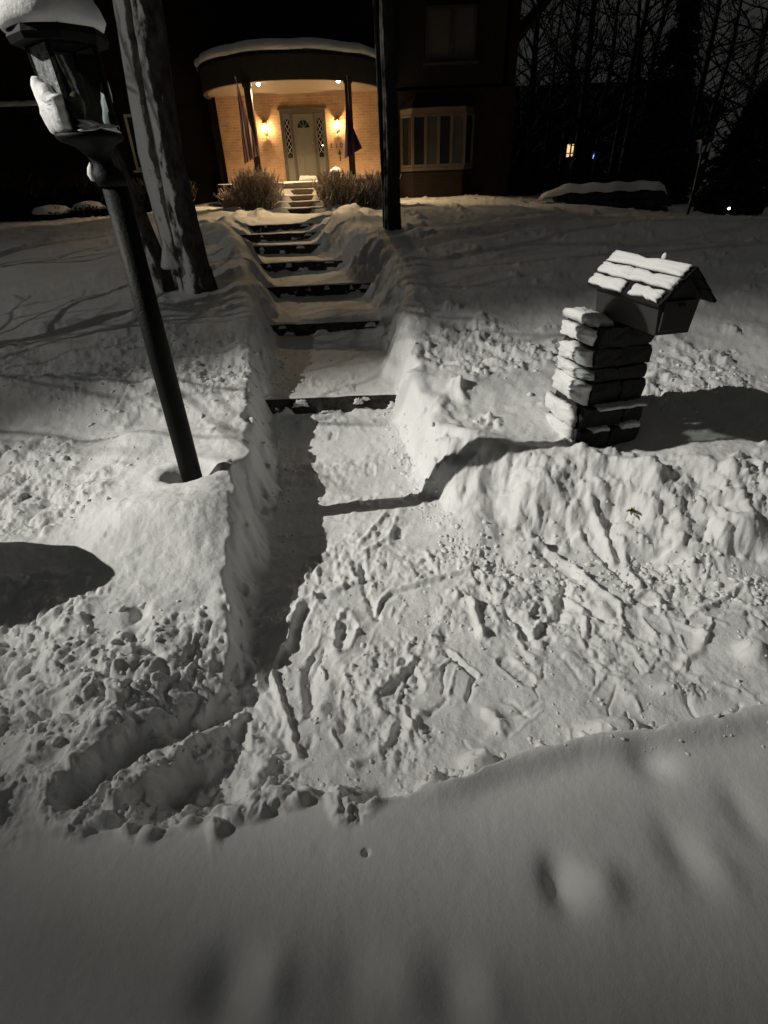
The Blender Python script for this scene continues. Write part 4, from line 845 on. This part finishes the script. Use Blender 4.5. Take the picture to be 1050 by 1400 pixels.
# upper window and left window
def window(x0, x1, z0, z1, y, n, pane='cglass', fm='frame'):
    b = MB(); w = .08
    b.box(((x0 + x1) / 2, y, z1 - w / 2), (x1 - x0, .1, w)); b.box(((x0 + x1) / 2, y, z0 + w / 2), (x1 - x0, .1, w))
    for i in range(n + 1):
        x = x0 + w / 2 + (x1 - x0 - w) * i / n; b.box((x, y, (z0 + z1) / 2), (w, .1, z1 - z0 - 2 * w))
    f = hp(b, 'window', fm)
    b = MB(); b.box(((x0 + x1) / 2, y + .02, (z0 + z1) / 2), (x1 - x0 - .02, .02, z1 - z0 - .02)); hp(b, 'window_pane', pane, f)
    b = MB(); b.box(((x0 + x1) / 2, y - .06, z0 - .045), (x1 - x0 + .16, .2, .06)); hp(b, 'window_sill', fm, f)
window(2.0, 3.66, 5.1, 6.5, HY - .02, 2, 'cglass', 'trim'); window(-8.9, -7.6, 2.45, 4.15, HY + 1.18, 2, 'dglass', 'white')
b = MB(); b.box((-12.2, HY + .75, 4.35), (1.6, .9, .12)); ld = hp(b, 'window_hood', 'roof')
b = MB(); s_ = slab([(-13, HY + .3, 4.412), (-11.4, HY + .3, 4.412), (-11.4, HY + 1.18, 4.412), (-13, HY + 1.18, 4.412)], (0, 0, 1), .16, 9); b.add(s_.v, s_.f); hp(b, 'hood_snow', 'snow_soft', ld, True)

# flags on the two porch columns
fl = empty('house_flag', (-3.46, HY - 3.56, 3.0)); tag(fl, 'furled red and white striped flag on an angled pole at the left porch column', 'flag')
b = MB(); b.tube([(0, 0, .05), (-.20, -.42, 1.42)], [.014, .012], 10); b.lathe([(0, 0), (.022, .01), (.022, .03), (0, .045)], (-.2, -.42, 1.41), 10); b.build('flag_pole', M['white'], fl, True)
def cloth(top0, top1, bot, width, n, mth, par, seed, name='flag_cloth'):
    r = random.Random(seed); m = MB(); nu, nv = 14, 16
    for back in (0, .006):
        for j in range(nv + 1):
            t = j / nv
            for i in range(nu + 1):
                u = i / nu; p = Vector(top0).lerp(Vector(top1), u); q = Vector(bot) + Vector((width * (u - .5), 0, .35 * abs(u - .35) * 0 + (.25 * u)))
                v = p.lerp(q, t) if t < 1 else q
                v = v + Vector((0, (.05 * math.sin(u * 15 + t * 2) + back), 0)) * (.3 + t)
                m.v.append(tuple(v))
    k = (nu + 1) * (nv + 1)
    for j in range(nv):
        for i in range(nu):
            a = j * (nu + 1) + i; m.f.append((a, a + 1, a + nu + 2, a + nu + 1)); m.f.append((k + a, k + a + nu + 1, k + a + nu + 2, k + a + 1))
    return m.build(name, mth, par, True)
cloth((-.195, -.40, 1.36), (-.06, -.12, .42), (-.10, -.24, -.6), .52, 0, M['stripes'], fl, 2)
fr_ = empty('house_flag', (-.55, HY - 3.56, 3.0)); tag(fr_, 'dark purple flag hanging limp against the right porch column', 'flag')
b = MB(); b.tube([(0, 0, .1), (.0, -.40, 1.38)], [.014, .012], 10); b.build('flag_pole', M['white'], fr_, True)
cloth((-.01, -.40, 1.36), (.0, -.12, .42), (.06, -.26, -.55), .55, 0, M['navy'], fr_, 5)
# planter beside the right shrub
pl = empty('planter_pot', (-1.12, 20.3, ZP)); tag(pl, 'small planter pot heaped with white snow beside the front door', 'planter')
b = MB(); b.lathe([(.10, .02), (.15, .2), (.17, .21), (.17, .25)], n=18); b.build('pot', M['frame'], pl, True)
lumpy([(.165, .24), (.18, .27), (.15, .33), (.07, .37), (0, .38)], 18, 4, .05).build('snow_cap', M['snow_soft'], pl, True)

# ------------------------------------------------------------------ bare shrubs
def shrub(name, x, y, w, d, h, n, seed, lab, group, mat='twig', dr=1.0):
    r = random.Random(seed); z = gz(x, y); t = empty(name, (x, y, z - .05)); tag(t, lab, 'shrub', group); m = MB()
    for i in range(n):
        bx_, by_ = r.uniform(-w, w) * .5, r.uniform(-d, d) * .5; p = Vector((bx_ * .8, by_ * .8, 0)); hh = h * 1.12 * r.uniform(.65, 1.05) * (1 - .25 * (abs(bx_) / (w * .5)) ** 3)
        dv = Vector((bx_ * .35 + r.gauss(0, .12), by_ * .35 + r.gauss(0, .12), hh)); pts = [p]; k = 4
        for j in range(k): pts.append(p + dv * (j + 1) / k + Vector((r.gauss(0, .055), r.gauss(0, .055), 0)))
        m.tube(pts, [.024, .021, .018, .014, .009], 3, False)
        for q in range(4):
            j = r.randint(1, 3); a = r.uniform(0, 6.28); s = pts[j]; e = s + Vector((math.cos(a) * .14, math.sin(a) * .14, r.uniform(.08, .26))) * r.uniform(.6, 1.3)
            m.tube([s, s.lerp(e, .5) + Vector((0, 0, -.02)), e], [.014, .012, .008], 3, False)
    m.build('twigs', M[mat], t)
    return t
shrub('bare_shrub', -3.3, 17.9, 1.1, .9, .88, 250, 1, 'bare twiggy shrub left of the porch stairs, dusted with snow', 'bare shrubs in front of the porch')
shrub('bare_shrub', -4.15, 18.7, .7, .7, .5, 80, 2, 'low bare shrub at the left corner of the porch, lit from above', 'bare shrubs in front of the porch')
shrub('bare_shrub', -.95, 17.9, 1.05, .9, .80, 210, 3, 'bare twiggy shrub right of the porch stairs, below the house number', 'bare shrubs in front of the porch')
shrub('bare_shrub', .05, 18.2, 1.0, .9, .85, 200, 4, 'bare twiggy shrub behind the straight dark tree trunk', 'bare shrubs in front of the porch')
shrub('bare_shrub', -6.6, 19.5, 1.6, .9, .9, 260, 5, 'dark bare shrub between the thick tree and the left window', 'dark shrubs left of the porch', 'branch')
shrub('bare_shrub', -8.9, 20, 2.2, .9, 1.1, 300, 6, 'dark bare shrub below the left window of the house', 'dark shrubs left of the porch', 'branch')
shrub('bare_shrub', -11.6, 20, 2.4, .9, 1.2, 300, 7, 'dark bare shrub at the left edge of the yard, farthest from the porch', 'dark shrubs left of the porch', 'branch')
# low snow-covered hedge on the left
def foliage(m, c, r3, n, rr, r, size=.07):
    for i in range(n):
        v = Vector((r.gauss(0, 1), r.gauss(0, 1), r.gauss(0, 1))).normalized() * (r.random() ** .33); p = Vector(c) + Vector((v.x * r3[0], v.y * r3[1], v.z * r3[2]))
        a = Vector((r.gauss(0, 1), r.gauss(0, 1), r.gauss(0, 1))).normalized(); b_ = a.orthogonal().normalized() * size * .4; a = a * size
        m.add([p - a, p + b_, p + a, p - b_], [(0, 1, 2, 3)])
for i, (x, w) in enumerate(((-9.9, .62), (-8.75, .5), (-7.75, .4))):
    r = random.Random(60 + i); z = gz(x, 19.0); t = empty('low_hedge', (x, 19.0, z)); tag(t, ['snow-topped low hedge clump at the far left of the lawn', 'snow-topped low hedge clump in the middle of its row of three', 'smallest snow-topped hedge clump, nearest the thick tree'][i], 'hedge', 'snow-topped hedge clumps on the left')
    m = MB(); foliage(m, (0, 0, .15), (w, .4, .22), 700, 0, r); m.build('foliage', M['ever'], t)
    lumpy([(w * .98, .18), (w * .95, .26), (w * .7, .36), (w * .3, .40), (0, .41)], 30, i, .07, (0, 0, 0), .6).build('snow_cap', M['snow_soft'], t, True)

# unseen stand-in shrub beyond the left edge, shaped to cast the bank's rounded shadow
t = empty('shadow_casting_shrub', (-2.66, 2.2, gz(-2.66, 2.2))); tag(t, 'added unseen snow-buried shrub that shades the bank left of the lamp post', 'shrub')
r = random.Random(3); m = MB()
for i in range(60):
    a = r.uniform(0, 6.28); l = r.uniform(.15, .34); m.tube([(0, 0, -.1), (math.cos(a) * l * .5, math.sin(a) * l * .5, .25), (math.cos(a) * l, math.sin(a) * l, r.uniform(.3, .55))], [.012, .009, .004], 4)
m.build('twigs', M['twig'], t)
lumpy([(.30, .12), (.37, .18), (.38, .33), (.35, .48), (.30, .62), (.18, .75), (0, .80)], 36, 2, .05).build('snow_cap', M['snow_soft'], t, True)

# ------------------------------------------------------------------ right background
# low stone wall with a thick snow cap
wz = gz(6.8, 17.6); wl = empty('low_stone_wall', (6.8, 17.6, wz)); tag(wl, 'low dark stone wall under a thick cap of snow on the right lawn', 'wall')
r = random.Random(8); m = MB()
for row in range(3):
    x = -1.5
    while x < 1.6:
        l = r.uniform(.25, .5); stone_block(m, x, x + l - .02, -.2 + r.uniform(-.02, .02), .2, -.25 + row * .22, -.25 + row * .22 + .2, r, .015); x += l
m.build('wall', M['stone'], wl)
b = MB(); prof = [(-.27, .40), (-.29, .47), (-.2, .58), (0, .62), (.2, .58), (.29, .47), (.27, .40)]; nn = 26
for i in range(nn + 1):
    t = i / nn; f = min(1, t * 5) ** .5 * min(1, (1 - t) * 12) ** .5
    for (y, z) in prof: b.v.append((-2.0 + 3.7 * t, y * (.6 + .4 * f), .40 + (z - .40) * f + .02 * math.sin(i * 1.3) - .2 * (1 - f)))
k = len(prof)
for i in range(nn):
    for j in range(k - 1): b.f.append((i * k + j, i * k + j + 1, (i + 1) * k + j + 1, (i + 1) * k + j))
b.f.append(tuple(range(k))); b.f.append(tuple(nn * k + j for j in reversed(range(k))))
b.build('snow_cap', M['snow_soft'], wl, True)

# bare trees against the night sky
LABS = ['slim bare tree nearest the right corner of the house', 'bare tree with a leaning trunk beside the house corner', 'bare tree just right of the house, third from the corner', 'thick bare tree above the lit window of the far house', 'bare forked tree above the blue light', 'bare tree in the middle of the dark row on the right', 'tall bare tree left of the dark conifer', 'bare tree between the conifer and the right edge', 'bare tree at the right edge of the background row']
for i, (x, y, hh, rad) in enumerate(((5.9, 26.5, 11, .10), (7.3, 29, 12, .15), (8.3, 30, 11, .08), (10.2, 31, 13, .2), (11.6, 30, 12, .14), (13.3, 33, 13, .2), (15.2, 30, 13, .16), (17.5, 33, 12, .14), (19.6, 30, 12, .15))):
    bare_tree('bare_tree', x, y, hh, rad, 200 + i, LABS[i], 'bare trees right of the house', 'bark_dark', 26, .1, 'branch', (1.6, 3.6), 2)
for i, (x, y, hh, rad, lb) in enumerate(((8.9, 35, 12, .17, 'broad-crowned bare tree behind the lit window'), (11.0, 36, 13, .18, 'broad-crowned bare tree behind the blue light'), (13.0, 36, 12, .17, 'broad-crowned bare tree behind the narrow evergreen'), (15.6, 37, 13, .2, 'broad-crowned bare tree right of the narrow evergreen'), (18.0, 36, 12, .16, 'broad-crowned bare tree above the broad evergreen'), (21.2, 37, 13, .2, 'broad-crowned bare tree at the right edge of the sky'))):
    bare_tree('bare_tree', x, y, hh, rad, 260 + i, lb, 'bare trees right of the house', 'bark_dark', 44, .12, 'branch', (2.6, 4.6), 2)
def conifer(x, y, h, w, seed, lab):
    r = random.Random(seed); z = gz(x, y); t = empty('evergreen_tree', (x, y, z)); tag(t, lab, 'tree', 'dark evergreens on the right')
    m = MB(); m.tube([(0, 0, -.3), (0, 0, h * .9)], [.14, .03], 8); m.build('trunk', M['bark_dark'], t)
    m = MB()
    for k in range(46):
        f = k / 46; zz = .15 + (h - .2) * f; R = w * (1 - f) ** .8 * r.uniform(.75, 1.1)
        for q in range(9):
            a = r.uniform(0, 6.28); foliage(m, (math.cos(a) * R * .6, math.sin(a) * R * .6, zz - .1), (R * .45, R * .45, .18), 16, 0, r, .16)
    m.build('crown', M['ever'], t)
for i, (x, y, h, w) in enumerate(((6.9, 30, 2.6, 1.5), (11.9, 26, 3.6, 1.9), (14.6, 24, 4.2, 2.2), (12.8, 28, 9.0, 1.7), (10.7, 18.0, 1.5, 1.1))):
    conifer(x, y, h, w, 300 + i, ['smallest dark evergreen beside the house corner', 'dark evergreen right of the blue light', 'broad dark evergreen at the right edge of the yard', 'tallest narrow evergreen against the sky', 'low dark yew bush at the right edge of the lawn'][i])
# neighbouring house, all dark but for two windows
nb = empty('neighbour_house', (13, 38, 1.0)); tag(nb, 'dark neighbouring house far behind the trees with a glowing window', 'house')
b = MB(); b.box((0, 3, 1.6), (15, 6, 3.4)); b.build('wall', M['trim'], nb)
b = MB(); b.add([(-8, -.5, 3.3), (8, -.5, 3.3), (8, 6.5, 3.3), (-8, 6.5, 3.3), (-6, 3, 5.2), (6, 3, 5.2)], [(3, 2, 1, 0), (0, 1, 5, 4), (1, 2, 5), (2, 3, 4, 5), (3, 0, 4)]); b.build('roof', M['roof'], nb)

b = MB(); b.box((-.98, -.03, 1.75), (.42, .03, .62)); wn = b.build('lit_window', M['far_warm'], nb)
b = MB(); b.box((-.98, -.06, 1.75), (.09, .03, .66)); b.box((-1.02, -.06, 1.62), (.44, .03, .05)); b.box((-.98, -.055, 1.40), (.16, .03, .2), 0, .3); b.build('window_bars', M['trim'], wn)
b = MB(); b.box((-.72, -.04, 1.28), (.09, .03, .85)); b.build('lit_strip', M['far_warm'], wn)
b = MB(); b.box((.56, -.03, 1.56), (.13, .03, .34), 0, .35); b.box((.50, -.03, 1.42), (.10, .03, .22), 0, .35); b.build('blue_light', M['far_blue'], nb)
# post with clinging snow and a small path light by the right edge of the lawn
gx, gy = 8.43, 16.0; z = gz(gx, gy); gp = empty('garden_post', (gx, gy, z)); tag(gp, 'dark garden post with scraps of snow clinging to its top', 'post')
b = MB(); b.tube([(0, 0, -.2), (.03, 0, .6), (0, 0, 1.5)], [.05, .045, .04], 8); b.box((0, 0, 1.5), (.22, .2, .26)); b.box((0, 0, 1.64), (.3, .28, .04)); b.build('post', M['bark_dark'], gp)
b = MB()
for (x0, z0, dx, hh, k) in ((-.1, 1.38, .06, .16, 1), (.03, 1.40, .06, .2, 2), (-.02, 1.15, .05, .09, 3)):
    s_ = slab([(x0, -.105, z0), (x0 + dx, -.105, z0), (x0 + dx + .03, -.105, z0 + hh), (x0 + .03, -.105, z0 + hh)], (0, -1, 0), .03, k); s_.build('snow_patch', M['snow_soft'], gp, True)
gx, gy = 9.53, 16.0; z = gz(gx, gy); pth = empty('path_light', (gx, gy, z)); tag(pth, 'tiny white path light low at the right edge of the lawn', 'path light')
b = MB(); b.tube([(0, 0, -.15), (0, 0, .14)], [.012, .012], 8); b.lathe([(.07, .2), (.075, .21), (.02, .25), (0, .255)], n=12); b.build('stake', M['black'], pth)
b = MB(); b.lathe([(0, .14), (.028, .15), (.028, .195), (0, .2)], n=12); b.build('bulb', M['path_light'], pth)

# ------------------------------------------------------------------ street lamp (left of the frame) and lights
SL = Vector((-11.6, 2.0, 8.2))
sl = empty('street_lamp', (-13.0, 1.9, gz(-13, 1.6))); tag(sl, 'grey street lamp beside the road left of the yard, lighting the snow', 'street lamp')
g0 = gz(-13, 1.6)
b = MB(); b.tube([(0, 0, -.3), (0, 0, 3.), (0, 0, 7.900 - g0)], [.09, .08, .06], 12); b.tube([(0, 0, 7.900 - g0), (.4, .04, 8.350 - g0), (1.3, .15, 8.450 - g0)], [.06, .045, .04], 10); b.build('pole', M['trim'], sl, True)
b = MB(); b.lathe([(.02, 8.400 - g0), (.2, 8.360 - g0), (.16, 8.480 - g0), (.05, 8.540 - g0), (0, 8.550 - g0)], (1.4, .15, 0), 20); b.build('lamp_head', M['trim'], sl, True)
b = MB(); b.lathe([(0, 8.300 - g0), (.11, 8.330 - g0), (.13, 8.355 - g0)], (1.4, .15, 0), 20); b.build('lens', M['lens'], sl, True)
def light(name, kind, loc, energy, col, size, **kw):
    d = bpy.data.lights.new(name, kind); d.energy = energy; d.color = col; d.shadow_soft_size = size
    for k, v in kw.items(): setattr(d, k, v)
    o = bpy.data.objects.new(name, d); C.objects.link(o); o.location = loc; return o
def aim(o, p): o.rotation_euler = (Vector(p) - Vector(o.location)).to_track_quat('-Z', 'Y').to_euler()
k = light('street_light', 'SPOT', SL, 450, (1, .98, .915), .05, spot_size=math.radians(108), spot_blend=.8); aim(k, (.6, 3.8, 0))
k = light('street_light_beam', 'SPOT', SL, 7400, (1, .98, .915), .05, spot_size=math.radians(26), spot_blend=1.); aim(k, (1.1, 3.55, .2))      # the lamp's bright inner beam
for x, y, z in LIGHTS: light('wall_lamp_light', 'POINT', (x, y, z), 44, (1, .66, .32), .03)
for x, y, z in SOFF:
    o = light('soffit_spot', 'SPOT', (x, y, z - .11), 480, (1, .70, .38), .04, spot_size=math.radians(150), spot_blend=.45); aim(o, (x, y - .5, 0))

# ------------------------------------------------------------------ night sky
W = bpy.data.worlds.new('World'); bpy.context.scene.world = W; W.use_nodes = True; nt = W.node_tree; bg = nt.nodes['Background']
tc = N(nt, 'ShaderNodeTexCoord'); nz = N(nt, 'ShaderNodeTexNoise', Scale=2.2, Detail=3.); nt.links.new(tc.outputs['Generated'], nz.inputs['Vector'])
cr = N(nt, 'ShaderNodeValToRGB'); cr.color_ramp.elements[0].color = (.8, .8, .78, 1); cr.color_ramp.elements[1].color = (1.15, 1.15, 1.12, 1); nt.links.new(nz.outputs['Fac'], cr.inputs[0]); nt.links.new(cr.outputs[0], bg.inputs[0])
bg.inputs[1].default_value = .025                                 # city glow on a low winter overcast

# ------------------------------------------------------------------ camera
PITCH, ROLL = math.radians(32.9), math.radians(2.3)
f = Vector((0, math.cos(PITCH), -math.sin(PITCH))); r0 = Vector((1, 0, 0)); u0 = r0.cross(f)
rr = r0 * math.cos(ROLL) - u0 * math.sin(ROLL); uu = r0 * math.sin(ROLL) + u0 * math.cos(ROLL)
cd = bpy.data.cameras.new('camera'); cam = bpy.data.objects.new('camera', cd); C.objects.link(cam)
cam.matrix_world = Matrix(((rr.x, uu.x, -f.x, 0), (rr.y, uu.y, -f.y, 0), (rr.z, uu.z, -f.z, 2.1), (0, 0, 0, 1)))
cd.sensor_fit = 'HORIZONTAL'; cd.sensor_width = 36; cd.lens = 36 * 720 / 1050; cd.clip_start = .05; cd.clip_end = 500
sc = bpy.context.scene; sc.camera = cam
sc.view_settings.view_transform = 'Standard'; sc.view_settings.look = 'None'; sc.view_settings.exposure = 0; sc.view_settings.gamma = 1
sc.cycles.use_denoising = True
sc.cycles.max_bounces = 6; sc.cycles.sample_clamp_indirect = 3
